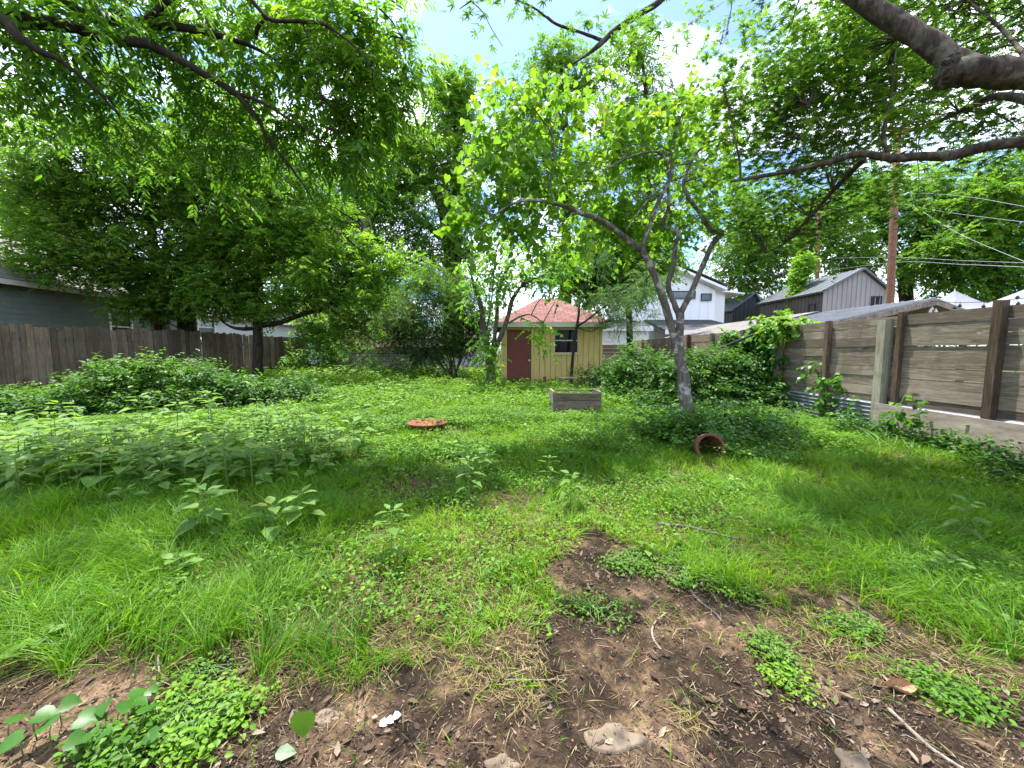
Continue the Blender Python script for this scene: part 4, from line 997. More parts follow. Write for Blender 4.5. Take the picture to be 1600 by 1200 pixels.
# --- low outbuilding roofs right behind the fence
def shallow(name, xr_, zr_, xe, ze_, x2, z2, Y0, Y1, label, roofm, corr):
    t = thing(name, (xr_, (Y0 + Y1) / 2, .1), label, 'outbuilding'); r = Geo()
    slab(r, (xe, Y1, ze_), (xe, Y0, ze_), (xr_, Y0, zr_), (xr_, Y1, zr_), -.03); slab(r, (xr_ + .002, Y1, zr_), (xr_ + .002, Y0, zr_), (x2, Y0, z2), (x2, Y1, z2), -.03)
    if corr:
        for yy in np.arange(Y0 + .02, Y1, .23): r.obox((xe, yy, ze_ + .031), (xr_ - xe, 0, zr_ - ze_), (0, .05, 0), (0, 0, .022), .5)
    r.build('roof', roofm, t, uv=lambda V: np.stack([V[:, 1], V[:, 0]], 1))
    q = Geo(); dz1 = (zr_ - ze_); q.obox((xe, Y0 - .035, ze_ - .14), (xr_ - xe, 0, dz1), (0, .03, 0), (0, 0, .13)); q.build('barge_board', M['roof_tan'] if not corr else M['deadwood'], t)
    q = Geo(); q.obox((xr_ + .003, Y0 - .035, zr_ - .14), (x2 - xr_, 0, z2 - zr_), (0, .03, 0), (0, 0, .13)); q.build('barge_board', M['deadwood'], t)
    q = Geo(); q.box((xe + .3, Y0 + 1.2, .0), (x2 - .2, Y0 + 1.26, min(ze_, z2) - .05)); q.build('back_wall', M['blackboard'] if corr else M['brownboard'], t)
    for xx_ in (xe + .25, x2 - .25): q = Geo(); q.box((xx_, Y0 + .02, 0), (xx_ + .1, Y0 + .12, min(ze_, z2) - .02)); q.build('post', M['post_brown'], t)
    return t
# roof heights read off the photograph: ridge x 10.1 z 2.78, eave x 7.6 z 2.12
tt_ = shallow('metal_roofed_shelter', 10.15, 2.76, 7.55, 2.16, 11.2, 2.38, 9., 12.2, 'low shelter with corrugated metal roof and dark open gable behind the plank fence', M['roof_metal'], True)
for bx_, bz_ in ((1456, 482), (1462, 486), (1453, 486)):
    p_ = P(bx_, bz_, 9.05); q = Geo(); q.lathe([(0, -.05), (.03, -.04), (.038, -.01), (.02, .03), (.014, .06), (0, .062)], p_, sides=10)
    tag(q.build('porch_bulb', M['whitebulb'], origin=p_, smooth=True), 'small white lamp hanging under the dark gable of the metal roofed shelter', 'lamp', 'white lamps under the shelter gable')
shallow('low_shed', 10.0, 2.80, 7.4, 2.14, 11.6, 2.3, 12.25, 18.5, 'long low shed with tan shingle roof behind the plank fence', M['roof_tan'], False)
q = Geo(); q.tube([P(1120, 546, 9.6), P(1233, 500, 8.7)], [.028, .028], 8, 1); tag(q.build('black_pipe', M['black'], origin=P(1120, 546, 9.6)), 'slanting black pipe over the fence top beside the vines', 'pipe')

# --- peaked pale canopies
def canopy(pxp, pyp, Y, half, drop, label, hx0=None):
    a = P(pxp, pyp, Y); t = thing('canopy_tent', (a[0], a[1], .1), label, 'canopy', 'pale peaked canopies behind the plank fence'); q = Geo(); n_ = 8
    corners = [a + np.array([sx_ * half, sy_ * half, -drop]) for sx_, sy_ in ((-1, -1), (1, -1), (1, 1), (-1, 1))]
    for i in range(4):
        c0, c1 = corners[i], corners[(i + 1) % 4]; prev = None
        for k_ in range(n_ + 1):
            f = k_ / n_; sag = -.16 * math.sin(math.pi * f) * (1 - .3 * f); r_ = [a + (c - a) * f + np.array([0, 0, sag]) for c in (c0, c1)]
            if prev is not None: q.poly([prev[0], prev[1], r_[1], r_[0]] if k_ > 1 else [a, r_[1], r_[0]])
            prev = r_
        q.poly([c0, c1, c1 - np.array([0, 0, .22]), c0 - np.array([0, 0, .22])])
    q.build('roof_cloth', M['whitecanvas'], t)
    for c in corners: q = Geo(); q.tube([c - np.array([0, 0, .02]), np.array([c[0], c[1], 0])], [.025, .025], 6, 1); q.build('pole', M['galv'], t)
canopy(1492, 454, 14., 1.35, 1.0, 'pale peaked canopy roof showing whole above the plank fence')
canopy(1640, 436, 12.5, 2.1, 1.3, 'pale peaked canopy roof cut by the right edge of the photo')
# string lights
q = Geo(); sl_pts = [P(1455, 470, 8.2), P(1500, 473, 8.0), P(1545, 471, 7.8), P(1600, 466, 7.6), P(1660, 458, 7.4)]; q.tube(sl_pts, [.006] * 5, 5, 4)
st_ = thing('string_lights', sl_pts[1], 'dark string of bulb lights hung in front of the pale canopies', 'string lights'); q.build('cable', M['darkwire'], st_)
for bx_, by_, Y in ((1492, 480, 8.03), (1500, 477, 8.), (1537, 478, 7.85), (1590, 464, 7.63), (1591, 474, 7.63)):
    p_ = P(bx_, by_, Y); q = Geo(); q.tube([p_ + np.array([0, 0, .02]), np.array([p_[0], p_[1], P(bx_, 471, Y)[2]])], [.004, .004], 4, 1); q.lathe([(0, -.045), (.025, -.035), (.032, -.012), (.02, .012), (.013, .03), (0, .032)], p_, sides=10); q.build('bulb', M['bulb'], st_, smooth=True)

# ================================================================ utility poles, wires
def upole(pxt, pyt, pxb, pyb, Y, rt, rb, label):
    a, b = P(pxt, pyt, Y), P(pxb, pyb, Y); d_ = (b - a) / (a[2] - b[2]); base = b + d_ * (b[2] - float(g(b[0], b[1])) + .3)
    t = thing('utility_pole', base, label, 'utility pole'); q = Geo(); q.tube([base, b, a], [rb * 1.05, rb, rt], 12, 3, .02); q.build('pole', M['pole'], t, smooth=True)
    q = Geo(); m_ = a + (b - a) * .02; q.box((m_[0] - 1.0, m_[1] - .26, m_[2] - .1), (m_[0] + 1.0, m_[1] - .16, m_[2] + .04)); q.build('crossarm', M['pole'], t)
    for dx_ in (-.85, -.35, .35, .85): q = Geo(); q.lathe([(0, 0), (.03, .0), (.05, .06), (.035, .1), (.05, .14), (0, .18)], m_ + np.array([dx_, -.21, .042]), sides=8); q.build('insulator', M['galv'], t)
    return t
upole(1403, 200, 1391, 470, 21., .15, .185, 'thick reddish brown utility pole right of the grey gabled house')
upole(1279, 330, 1276, 495, 31., .13, .165, 'thin reddish brown utility pole in front of the grey gabled house')
upole(97, 190, 98, 400, 26., .12, .16, 'reddish brown utility pole behind the sage house on the left')
WIRES = [([(1278, 404, 30), (1395, 402, 21), (1500, 407, 16), (1640, 412, 12)], .012, 'upper grey cable running right from the thick utility pole'),
         ([(1000, 440, 34), (1130, 432, 32), (1277, 424, 31), (1395, 410, 21), (1500, 413, 16), (1640, 419, 12)], .014, 'long grey cable sagging across both brown utility poles'),
         ([(1277, 383, 31), (1350, 362, 24), (1397, 345, 21)], .012, 'grey cable strung between the two brown utility poles'),
         ([(1400, 315, 21), (1470, 330, 17), (1640, 352, 12)], .011, 'grey cable crossing the bright trees at the upper right'),
         ([(1400, 312, 21), (1440, 330, 19), (1498, 365, 15), (1640, 425, 9.5)], .010, 'pale service cable dropping steeply from the thick utility pole'),
         ([(1400, 300, 21), (1500, 306, 15), (1640, 330, 11)], .010, 'uppermost thin cable crossing the bright trees at the right'),
         ([(560, 349, 30), (640, 349, 30), (720, 349, 31), (800, 349, 31)], .022, 'upper of the two white cables crossing above the privet shrub'),
         ([(600, 359, 30), (660, 358, 30), (720, 357, 31), (800, 357, 31)], .020, 'lower of the two white cables crossing above the privet shrub'),
         ([(1060, 405, 34), (1110, 407, 33), (1160, 409, 33)], .016, 'dark cable in the sky gap above the white house'),
         ([(470, 443, 28), (500, 444, 28), (530, 444, 28), (620, 440, 28)], .02, 'white cable seen through leaves left of the privet shrub')]
for pts, r_, lab in WIRES:
    pts = [P(*p) for p in pts]; q = Geo(); q.tube(pts, [r_ * .52] * len(pts), 5, 5); tag(q.build('overhead_cable', M['darkwire'] if lab.startswith('dark') else M['wire'], origin=pts[0], smooth=True), lab, 'cable')
# ================================================================ trees
def at_px(px, py, Y):
    b = P(px, py, Y); b[2] = float(g(b[0], b[1])); return b

# --- redbud on the right of the lawn
D0 = 5.9
rb = GP(1077, 694)
redbud_limbs = [
    ([(1079, 700, D0), (1074, 650, D0), (1069, 600, D0), (1063, 560, D0), (1059, 537, D0)], [.125, .098, .088, .085, .088]),
    ([(1059, 545, D0), (1046, 500, D0), (1032, 455, 5.85), (1016, 415, 5.8), (1001, 388, 5.75)], [.068, .058, .055, .052, .05]),
    ([(1001, 390, 5.75), (972, 368, 5.65), (940, 345, 5.5), (905, 332, 5.35), (868, 318, 5.2), (828, 313, 5.05), (798, 320, 4.95), (770, 338, 4.9), (745, 358, 4.85)], [.046, .042, .036, .031, .026, .02, .015, .011, .006]),
    ([(1002, 390, 5.75), (1016, 350, 5.8), (1030, 312, 5.85), (1047, 278, 5.9), (1050, 240, 5.9), (1060, 195, 5.9), (1075, 160, 5.9)], [.034, .03, .028, .026, .018, .012, .006]),
    ([(1061, 540, D0), (1063, 505, D0), (1062, 488, D0)], [.062, .058, .06]),
    ([(1061, 492, D0), (1051, 468, 5.95), (1044, 445, 6), (1052, 415, 6), (1056, 382, 6), (1060, 364, 6), (1042, 355, 6.05), (1037, 345, 6.05), (1045, 322, 6.1), (1044, 285, 6.1), (1052, 240, 6.1)], [.046, .042, .04, .038, .035, .036, .03, .03, .026, .02, .01]),
    ([(1062, 492, D0), (1080, 457, 5.85), (1098, 415, 5.8), (1113, 383, 5.8), (1127, 363, 5.8), (1112, 361, 5.75), (1095, 335, 5.75), (1075, 308, 5.7), (1068, 285, 5.7), (1082, 250, 5.65), (1103, 225, 5.6), (1140, 213, 5.5)], [.048, .043, .04, .04, .042, .034, .03, .028, .026, .02, .014, .006]),
    ([(1047, 282, 5.9), (1038, 245, 5.8), (1018, 237, 5.7), (985, 245, 5.6), (955, 260, 5.5), (932, 284, 5.4)], [.02, .017, .015, .013, .01, .005]),
    ([(868, 319, 5.2), (860, 290, 5.2), (866, 250, 5.2), (862, 210, 5.2), (838, 175, 5.1), (815, 145, 5.)], [.018, .016, .013, .011, .008, .004]),
    ([(1042, 288, 5.9), (1015, 310, 5.7), (995, 335, 5.6), (978, 360, 5.5)], [.016, .012, .009, .005]),
    ([(1068, 285, 5.7), (1090, 280, 5.6), (1112, 300, 5.5), (1116, 320, 5.5)], [.014, .011, .008, .005]),
    ([(1078, 255, 5.7), (1050, 262, 5.6), (1030, 285, 5.5)], [.012, .009, .005]),
    ([(1044, 285, 6.0), (1075, 272, 6.0), (1095, 255, 6.), (1120, 240, 6.)], [.015, .012, .009, .005])]
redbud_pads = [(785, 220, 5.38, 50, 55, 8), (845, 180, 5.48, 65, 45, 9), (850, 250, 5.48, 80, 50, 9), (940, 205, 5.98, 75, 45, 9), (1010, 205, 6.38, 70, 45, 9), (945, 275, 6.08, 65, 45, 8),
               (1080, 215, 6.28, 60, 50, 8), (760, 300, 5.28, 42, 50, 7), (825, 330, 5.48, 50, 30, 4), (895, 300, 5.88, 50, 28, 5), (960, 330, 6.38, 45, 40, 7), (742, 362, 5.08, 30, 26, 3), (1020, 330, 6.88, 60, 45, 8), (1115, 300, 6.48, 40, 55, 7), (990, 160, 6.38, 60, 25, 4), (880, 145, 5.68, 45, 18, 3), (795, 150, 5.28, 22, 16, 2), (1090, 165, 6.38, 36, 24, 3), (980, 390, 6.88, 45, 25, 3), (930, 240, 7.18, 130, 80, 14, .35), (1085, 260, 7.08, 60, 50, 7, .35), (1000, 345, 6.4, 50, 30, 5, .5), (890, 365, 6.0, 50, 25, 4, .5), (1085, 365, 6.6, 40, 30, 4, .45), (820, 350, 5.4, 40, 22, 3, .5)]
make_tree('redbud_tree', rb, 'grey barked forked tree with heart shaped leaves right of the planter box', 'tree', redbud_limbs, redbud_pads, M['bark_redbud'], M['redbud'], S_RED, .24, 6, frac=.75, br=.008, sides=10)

# --- big pecan reaching in from the left, trunk outside the frame
pe_limbs = [
    ([(-330, 700, 4.6), (-330, 400, 4.6), (-320, 180, 4.6), (-250, 20, 4.6)], [.3, .26, .24, .2]),
    ([(-250, 25, 4.6), (-120, 20, 4.6), (20, 30, 4.7), (106, 40, 4.8), (135, 50, 4.9), (178, 63, 5), (231, 69, 5.1), (281, 94, 5.2), (328, 121, 5.3), (369, 147, 5.4), (403, 187, 5.5), (418, 218, 5.6), (444, 248, 5.7), (469, 282, 5.8), (490, 315, 5.9)], [.13, .12, .09, .066, .062, .06, .058, .05, .045, .04, .03, .024, .018, .012, .007]),
    ([(365, 144, 5.4), (406, 158, 5.4), (453, 187, 5.4), (500, 218, 5.5), (545, 262, 5.5)], [.026, .022, .017, .012, .006]),
    ([(-250, 20, 4.6), (-60, -60, 4.8), (60, -20, 5), (103, 5, 5.1), (140, 25, 5.2), (225, 36, 5.3), (281, 42, 5.4), (328, 52, 5.5), (365, 63, 5.6), (397, 74, 5.7), (440, 100, 5.8)], [.13, .1, .075, .07, .066, .058, .05, .045, .035, .025, .01]),
    ([(-250, 20, 4.6), (-60, 10, 4.2), (6, 32, 4.2), (25, 53, 4.2), (62, 80, 4.3), (95, 95, 4.4), (150, 140, 4.6), (185, 180, 4.8)], [.11, .07, .05, .045, .036, .026, .016, .007]),
    ([(225, 36, 5.3), (300, -25, 5.2), (384, -4, 5.1), (420, 30, 5.1), (462, 33, 5.1), (503, 37, 5.1), (536, 58, 5.1), (562, 80, 5.1), (582, 110, 5.1)], [.04, .034, .03, .026, .022, .018, .014, .01, .006]),
    ([(400, 60, 5.4), (402, 45, 5.3), (412, 32, 5.3), (418, 28, 5.3)], [.022, .026, .02, .015]),
    ([(300, -25, 5.2), (400, -70, 5.4), (520, -40, 5.6), (600, 20, 5.7), (630, 60, 5.7)], [.034, .028, .02, .012, .006]),
    ([(470, 30, 5.1), (492, 90, 5.2), (500, 150, 5.3), (512, 200, 5.4)], [.014, .011, .008, .004])]
pe_pads = [(40, 10, 4.6, 100, 50, 7, .5), (60, 120, 4.9, 100, 60, 9, .45), (180, 15, 5.4, 100, 45, 9, .55), (190, 120, 5.5, 100, 55, 8, .42), (310, 20, 5.7, 90, 45, 9, .7), (310, 150, 6.0, 100, 60, 9, .45), (420, 60, 5.8, 80, 60, 9, .7), (440, 170, 6.1, 80, 65, 10, .6),  # clump tint carries light: sunlit right side raised, left side darker
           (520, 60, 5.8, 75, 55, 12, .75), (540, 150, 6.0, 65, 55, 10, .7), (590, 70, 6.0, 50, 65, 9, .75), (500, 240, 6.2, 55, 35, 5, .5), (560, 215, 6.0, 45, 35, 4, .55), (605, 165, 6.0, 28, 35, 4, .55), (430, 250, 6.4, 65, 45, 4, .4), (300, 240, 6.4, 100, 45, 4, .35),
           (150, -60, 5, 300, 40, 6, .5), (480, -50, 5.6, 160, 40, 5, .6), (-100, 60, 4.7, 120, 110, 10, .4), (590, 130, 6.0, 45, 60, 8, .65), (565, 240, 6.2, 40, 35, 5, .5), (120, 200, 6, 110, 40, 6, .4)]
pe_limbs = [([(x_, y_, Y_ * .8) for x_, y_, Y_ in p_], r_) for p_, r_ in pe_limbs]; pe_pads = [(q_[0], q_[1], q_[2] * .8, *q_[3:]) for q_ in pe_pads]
pe_shade = np.array([(x_, y_, z_) for x_, y_, z_ in zip(rng.uniform(-9, -3.4, 8), rng.uniform(1.5, 4.2, 8), rng.uniform(5.6, 7.8, 8))])  # unseen overhead clumps, added to shade the left foreground
make_tree('pecan_tree', at_px(-330, 600, 3.7), 'large dark limbed tree reaching in overhead from the left edge', 'tree', [(p_, [v * .78 for v in r_]) for p_, r_ in pe_limbs], pe_pads, M['bark_dark'], M['pecan'], S_PEC, .36, 15, frac=.6, br=.008, zr=.65, extra=pe_shade, sides=9)

# --- chaste tree overhanging from the right, trunk outside the frame
tb = np.array([5.35, 3.0, 0.]); tb[2] = float(g(5.35, 3.))
def W(p): return p
ch = thing('chaste_tree', tb, 'gnarled mauve flowering tree overhanging from the right edge', 'tree'); gt = Geo(); skel = []
trunk_pts = [tb - np.array([0, 0, .1]), tb + np.array([-.05, .05, 1.]), tb + np.array([-.1, 0, 2.1]), tb + np.array([-.2, .0, 3.2])]
gt.tube(trunk_pts, [.22, .17, .15, .14], 12, 5, .05); skel += densify([np.array(p) for p in trunk_pts])
ch_limbs = [([(1850, 118, 3.), (1720, 120, 3.), (1600, 116, 3.), (1545, 114, 3.05), (1500, 112, 3.08), (1474, 120, 3.1)], [.13, .125, .118, .118, .122, .105], 12, .07),
            ([(1520, 106, 3.05), (1492, 96, 3.1), (1448, 64, 3.2), (1400, 36, 3.3), (1340, -4, 3.4), (1280, -50, 3.5), (1190, -110, 3.6)], [.085, .092, .088, .084, .078, .07, .05], 12, .05),
            ([(1850, 170, 3.1), (1700, 203, 3.3), (1600, 221, 3.4), (1545, 228, 3.45), (1485, 243, 3.5), (1440, 244, 3.5), (1392, 247, 3.55), (1345, 240, 3.6), (1290, 255, 3.7), (1230, 268, 3.8), (1180, 277, 3.85), (1141, 284, 3.9)], [.075, .06, .055, .05, .05, .042, .04, .034, .03, .026, .02, .012], 10, .07),
            ([(1388, 243, 3.55), (1380, 212, 3.55), (1386, 180, 3.5), (1392, 150, 3.5), (1400, 75, 3.5), (1403, 60, 3.5)], [.018, .02, .014, .01, .008, .004], 6, .05),
            ([(1157, 281, 3.88), (1156, 255, 3.9), (1148, 215, 3.9), (1138, 165, 3.9), (1127, 128, 3.9), (1120, 118, 3.9)], [.012, .012, .011, .01, .009, .008], 6, .05),
            ([(1240, 262, 3.8), (1250, 215, 3.8), (1262, 165, 3.8)], [.006, .005, .003], 4, 0),
            ([(1350, 248, 3.7), (1300, 300, 4.2), (1265, 340, 4.6), (1225, 380, 5.0), (1195, 395, 5.2)], [.03, .028, .022, .014, .006], 7, .04),
            ([(1280, -50, 3.5), (1160, -70, 3.3), (1060, -25, 3.1), (1030, 3, 3.05), (995, 25, 3.), (960, 48, 3.), (941, 66, 3.), (922, 82, 3.), (895, 100, 3.)], [.04, .036, .03, .027, .025, .024, .024, .015, .007], 8, .05),
            ([(943, 64, 3.), (925, 57, 3.), (900, 48, 3.), (870, 38, 2.95), (855, 27, 2.95)], [.016, .014, .012, .011, .012], 7, .05),
            ([(855, 28, 2.95), (830, 10, 2.9), (790, -5, 2.9), (745, -6, 2.85), (735, 2, 2.85), (718, 14, 2.8)], [.009, .008, .007, .008, .007, .003], 5, 0),
            ([(735, 0, 2.85), (755, 20, 2.8), (768, 45, 2.8), (785, 72, 2.8)], [.005, .004, .003, .002], 4, 0),
            ([(1640, 165, 3.3), (1560, 150, 3.8), (1500, 175, 4.2), (1440, 200, 4.6), (1380, 215, 4.9)], [.05, .04, .03, .02, .008], 7, .05),
            ([(1620, 115, 3.1), (1570, 50, 3.6), (1510, 0, 4.0), (1450, -40, 4.2)], [.022, .02, .014, .006], 6, .05)]
for pix, r_, sd, wb in ch_limbs: skel += densify(limb(gt, pix, [v * .84 for v in r_], sd, wb))
ch_pads = [(1180, 150, 4.1, 60, 60, 18, .6), (1200, 230, 4.2, 75, 45, 21, .5), (1260, 90, 4.1, 70, 60, 23, .6), (1280, 180, 4.2, 80, 60, 26, .6), (1350, 130, 4.3, 80, 70, 29, .55), (1360, 210, 4.2, 70, 45, 18, .6), (1330, 20, 4.4, 90, 50, 23, .45), (1430, 150, 4.3, 70, 55, 21, .6), (1450, 30, 4.4, 90, 50, 23, .35),  # low tint at the upper right puts canopy shade into the leaf colour
           (1550, 40, 4.3, 80, 55, 23, .3), (1530, 190, 4.4, 70, 35, 12, .4), (1240, 310, 4.9, 90, 40, 21, .4), (1330, 300, 4.9, 80, 45, 18, .35), (1420, 290, 5, 70, 30, 9, .4), (1200, 360, 5.3, 60, 45, 13, .4), (1290, 360, 5.2, 60, 35, 10, .35), (1590, 180, 4, 50, 40, 8, .3), (1150, 330, 5.3, 50, 40, 10, .4), (1110, 190, 4.2, 25, 30, 4, .5),
           
           (1350, -60, 4., 300, 40, 39, .4), (1700, 60, 4, 90, 150, 26, .3)]
cen, ct = pads_to_clumps(ch_pads)
ch_shade = np.stack([rng.uniform(-3.6, 2.6, 42), rng.uniform(.2, 2.35, 42), rng.uniform(4.3, 5.5, 42)], 1)  # out-of-view clumps added overhead to darken the bottom foreground
cen2 = np.vstack([cen, ch_shade]); ct2 = np.concatenate([ct, np.full(len(ch_shade), .4)])
back = [np.array(v, float) for v in ((5.15, 3, 3.2), (4.3, 1.6, 4.2), (2.6, 1.3, 4.9), (.6, 1.1, 5.1), (-2.8, 1.2, 5.0))]  # unseen limb added to carry the shading clumps
gt.tube(back, [.12, .1, .07, .04, .015], 8, 5, .05); bsk = np.array(densify(back))
skel = np.array(skel); branchlets(gt, cen, skel, .55, .008); branchlets(gt, ch_shade, bsk, .8, .008); gt.build('trunk', M['bark_chaste'], ch, smooth=True)
q = Geo(); e_ = P(1474, 120, 3.1); q.lathe([(0, .03), (.05, .028), (.083, .012), (.09, -.03)], e_, unit(P(1440, 133, 3.12) - e_), 14, wob=.006); q.build('sawn_stub', M['bark_chaste'], ch)
q = Geo(); e_ = P(1488, 92, 3.03); q.lathe([(0, .012), (.03, .012), (.042, .006), (.05, -.04)], e_, unit(np.array([-.5, -1, -.1])), 12, wob=.004); q.build('sawn_stub', M['bark_chaste'], ch)
gcr = Geo(); spray(gcr, cen2, .24 * rng.uniform(.7, 1.3, len(cen2)), 7, S_CHA, ctint=ct2, squash=.8); small = np.array([P(x_, y_, 2.9) for x_, y_ in ((728, 2), (752, 12), (768, 34), (795, 20), (812, 14), (780, 4), (940, 45), (962, 56), (1000, 40), (1035, 42), (1060, 48), (860, 2), (905, 18), (985, 70), (1020, 8))])
spray(gcr, small, .035, 3, dict(S_CHA, twig=.10, nodes=3, n=5, len=.068), ctint=np.full(len(small), .35)); gcr.build('crown', M['chaste'], ch)
spikes = [(1076, 40, 3.2, 60, .3), (1126, 70, 4.0, 8, .2), (1190, 15, 4.1, 5, .2), (1135, 55, 3.9, 4, .2), (1218, 40, 4.1, 30, .15), (1312, 35, 4.2, -10, .2), (1330, 105, 4.0, -40, .2), (1225, 185, 4., -45, .18), (1265, 85, 4.1, 40, .15), (1340, 40, 4.2, 60, .15), (1297, 195, 4., 5, .14), (1277, 188, 4., -15, .14), (1256, 235, 4.1, 3, .14), (1466, 110, 3.9, 10, .16), (1170, 165, 4., -50, .14), (1052, 135, 4, -30, .15), (1180, 140, 4., 20, .14), (1240, 140, 4., -20, .15), (1395, 25, 4.2, 20, .15)]
for px_s, py_s, Y, deg, ln in spikes:
    q = Geo(); b0 = P(px_s, py_s, Y); dr = np.array([math.sin(math.radians(deg)), -.1, math.cos(math.radians(deg))]); n_ = 90
    f = rng.random(n_); rr_ = .016 * (1.1 - .85 * f); a_ = rng.uniform(0, 6.28, n_); u_ = unit(np.cross(dr, [0, 1, 0])); v_ = np.cross(dr, u_)
    rad_ = np.cos(a_)[:, None] * u_ + np.sin(a_)[:, None] * v_; pos = b0 + (f * ln)[:, None] * dr; q.tube([b0 - dr * .05, b0 + dr * ln], [.002, .001], 4, 1, tint=.3)
    leaves(q, pos, rad_ + dr * .5, unit(rdir(n_) + dr), rr_ * 1.3, rr_ * .8, T_DIA, .1); q.build('flower_spike', M['flower'], ch)

# --- elms on the left
S_ELMN = dict(S_ELM)
make_tree('elm_tree', at_px(292, 520, 15.5), 'dark thick trunked tree with dense dark leaves just behind the left fence', 'tree',
          [([(293, 560, 15.5), (293, 500, 15.5), (294, 440, 15.5), (298, 380, 15.5), (292, 300, 15.5), (285, 240, 15.3)], [.36, .3, .27, .25, .2, .12]), ([(296, 400, 15.5), (330, 340, 15), (370, 290, 14.8), (400, 240, 14.5)], [.14, .12, .09, .04]), ([(294, 330, 15.5), (255, 270, 15), (220, 220, 14.8)], [.13, .1, .04]),
           ([(250, 560, 15.2), (248, 440, 15.2), (244, 410, 15.2), (236, 360, 15.2), (230, 300, 15), (215, 240, 15)], [.2, .17, .17, .13, .1, .05]), ([(247, 420, 15.2), (256, 392, 15.2), (268, 370, 15), (290, 340, 15)], [.11, .1, .07, .04])],
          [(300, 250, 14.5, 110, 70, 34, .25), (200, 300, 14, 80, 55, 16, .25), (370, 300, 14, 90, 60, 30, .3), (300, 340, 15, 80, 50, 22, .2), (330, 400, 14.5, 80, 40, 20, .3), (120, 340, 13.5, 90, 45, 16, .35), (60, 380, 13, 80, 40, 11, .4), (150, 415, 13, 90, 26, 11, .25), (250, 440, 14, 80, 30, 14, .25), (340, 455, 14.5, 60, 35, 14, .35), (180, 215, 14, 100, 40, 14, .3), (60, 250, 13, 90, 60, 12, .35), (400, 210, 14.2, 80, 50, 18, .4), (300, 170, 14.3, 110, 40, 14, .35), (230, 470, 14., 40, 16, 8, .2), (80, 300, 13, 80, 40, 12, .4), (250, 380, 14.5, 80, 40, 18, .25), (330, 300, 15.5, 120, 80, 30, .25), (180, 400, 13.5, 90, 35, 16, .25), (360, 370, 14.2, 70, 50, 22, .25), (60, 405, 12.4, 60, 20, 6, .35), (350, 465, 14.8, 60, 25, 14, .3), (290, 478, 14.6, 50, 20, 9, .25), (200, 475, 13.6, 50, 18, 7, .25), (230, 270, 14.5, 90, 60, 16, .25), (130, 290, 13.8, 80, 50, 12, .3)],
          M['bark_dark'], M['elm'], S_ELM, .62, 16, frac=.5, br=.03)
make_tree('elm_tree', at_px(402, 586, 14.2), 'leafy tree standing on the yard side of the left fence with a long low limb', 'tree',
          [([(402, 600, 14.2), (403, 560, 14.2), (403, 505, 14.2), (404, 450, 14.2), (400, 390, 14.2), (392, 320, 14.2), (396, 270, 14)], [.2, .17, .16, .15, .13, .09, .05]),
           ([(403, 510, 14.2), (418, 507, 14.), (440, 503, 13.9), (470, 492, 13.8), (505, 480, 13.7), (530, 462, 13.6), (537, 447, 13.5), (560, 420, 13.4), (580, 412, 13.4), (603, 410, 13.3), (640, 416, 13.2)], [.11, .1, .095, .09, .08, .07, .06, .045, .035, .025, .01]),
           ([(403, 512, 14.2), (385, 514, 14), (365, 512, 13.8), (350, 505, 13.6)], [.08, .075, .05, .02]), ([(520, 476, 13.7), (545, 490, 13.5), (570, 520, 13.3), (592, 538, 13.2)], [.05, .045, .035, .015]), ([(535, 460, 13.6), (560, 458, 13.5), (590, 452, 13.4)], [.04, .03, .01]), ([(565, 419, 13.4), (572, 398, 13.4), (582, 378, 13.4)], [.02, .015, .007])],
          [(410, 340, 13.8, 80, 60, 26, .4), (460, 400, 13.6, 70, 50, 22, .45), (520, 430, 13.5, 60, 35, 14, .5), (390, 440, 13.8, 60, 45, 16, .4), (480, 330, 13.8, 60, 50, 16, .5), (560, 395, 13.3, 50, 25, 8, .5), (470, 470, 13.6, 70, 22, 12, .4), (380, 480, 13.7, 50, 22, 9, .35), (580, 460, 13.2, 50, 35, 10, .45), (540, 510, 13.2, 45, 25, 7, .4), (430, 270, 13.8, 80, 40, 14, .5), (490, 520, 13.6, 25, 18, 4, .4), (620, 420, 13.2, 40, 20, 5, .55)],
          M['bark_dark'], M['elm'], S_ELM, .55, 15, frac=.6, br=.025)

# --- privet and shrubs along the back
def shrub(name, base, label, stems, pads, leafm, spec, crad, twigs, bark='bark_grey', group=None, zr=1., br=.012, sr=.02, squash=.8, cat='shrub'):
    base = np.array(base, float); t = thing(name, base, label, cat, group); cen, ct = pads_to_clumps(pads, zr)
    cen[:, 2] = np.maximum(cen[:, 2], g(cen[:, 0], cen[:, 1]) + crad * .35)
    gt = Geo(); sk = []
    for k_ in range(stems):
        c = cen[rng.integers(len(cen))]; st = base + np.array([rng.normal(0, .15), rng.normal(0, .12), -.05]) ; m_ = st + (c - st) * .5 + np.array([rng.normal(0, .08), rng.normal(0, .08), .15])
        gt.tube([st, m_, c], [sr, sr * .7, sr * .3], 6, 4, .05); sk += densify([st, m_, c], .2)
    branchlets(gt, cen, np.array(sk), .4, br); gt.build('stems', M[bark], t, smooth=True)
    gc_ = Geo(); spray(gc_, cen, crad * rng.uniform(.7, 1.25, len(cen)), twigs, spec, ctint=ct, squash=squash); gc_.build('foliage', leafm, t)
    return t
S_PRI['mul'] = 1
shrub('privet_shrub', at_px(710, 598, 16), 'tall dense dark many stemmed shrub left of the shed', 14, [(690, 500, 16, 65, 55, 46, .3), (640, 480, 16.4, 60, 45, 26, .4), (735, 480, 16, 30, 45, 14, .3), (700, 445, 16.3, 60, 30, 20, .55), (650, 545, 16.2, 50, 25, 12, .25), (600, 510, 16.8, 50, 40, 14, .35), (745, 530, 16.2, 22, 30, 8, .25)], M['privet'], S_PRI, .55, 40, sr=.035)
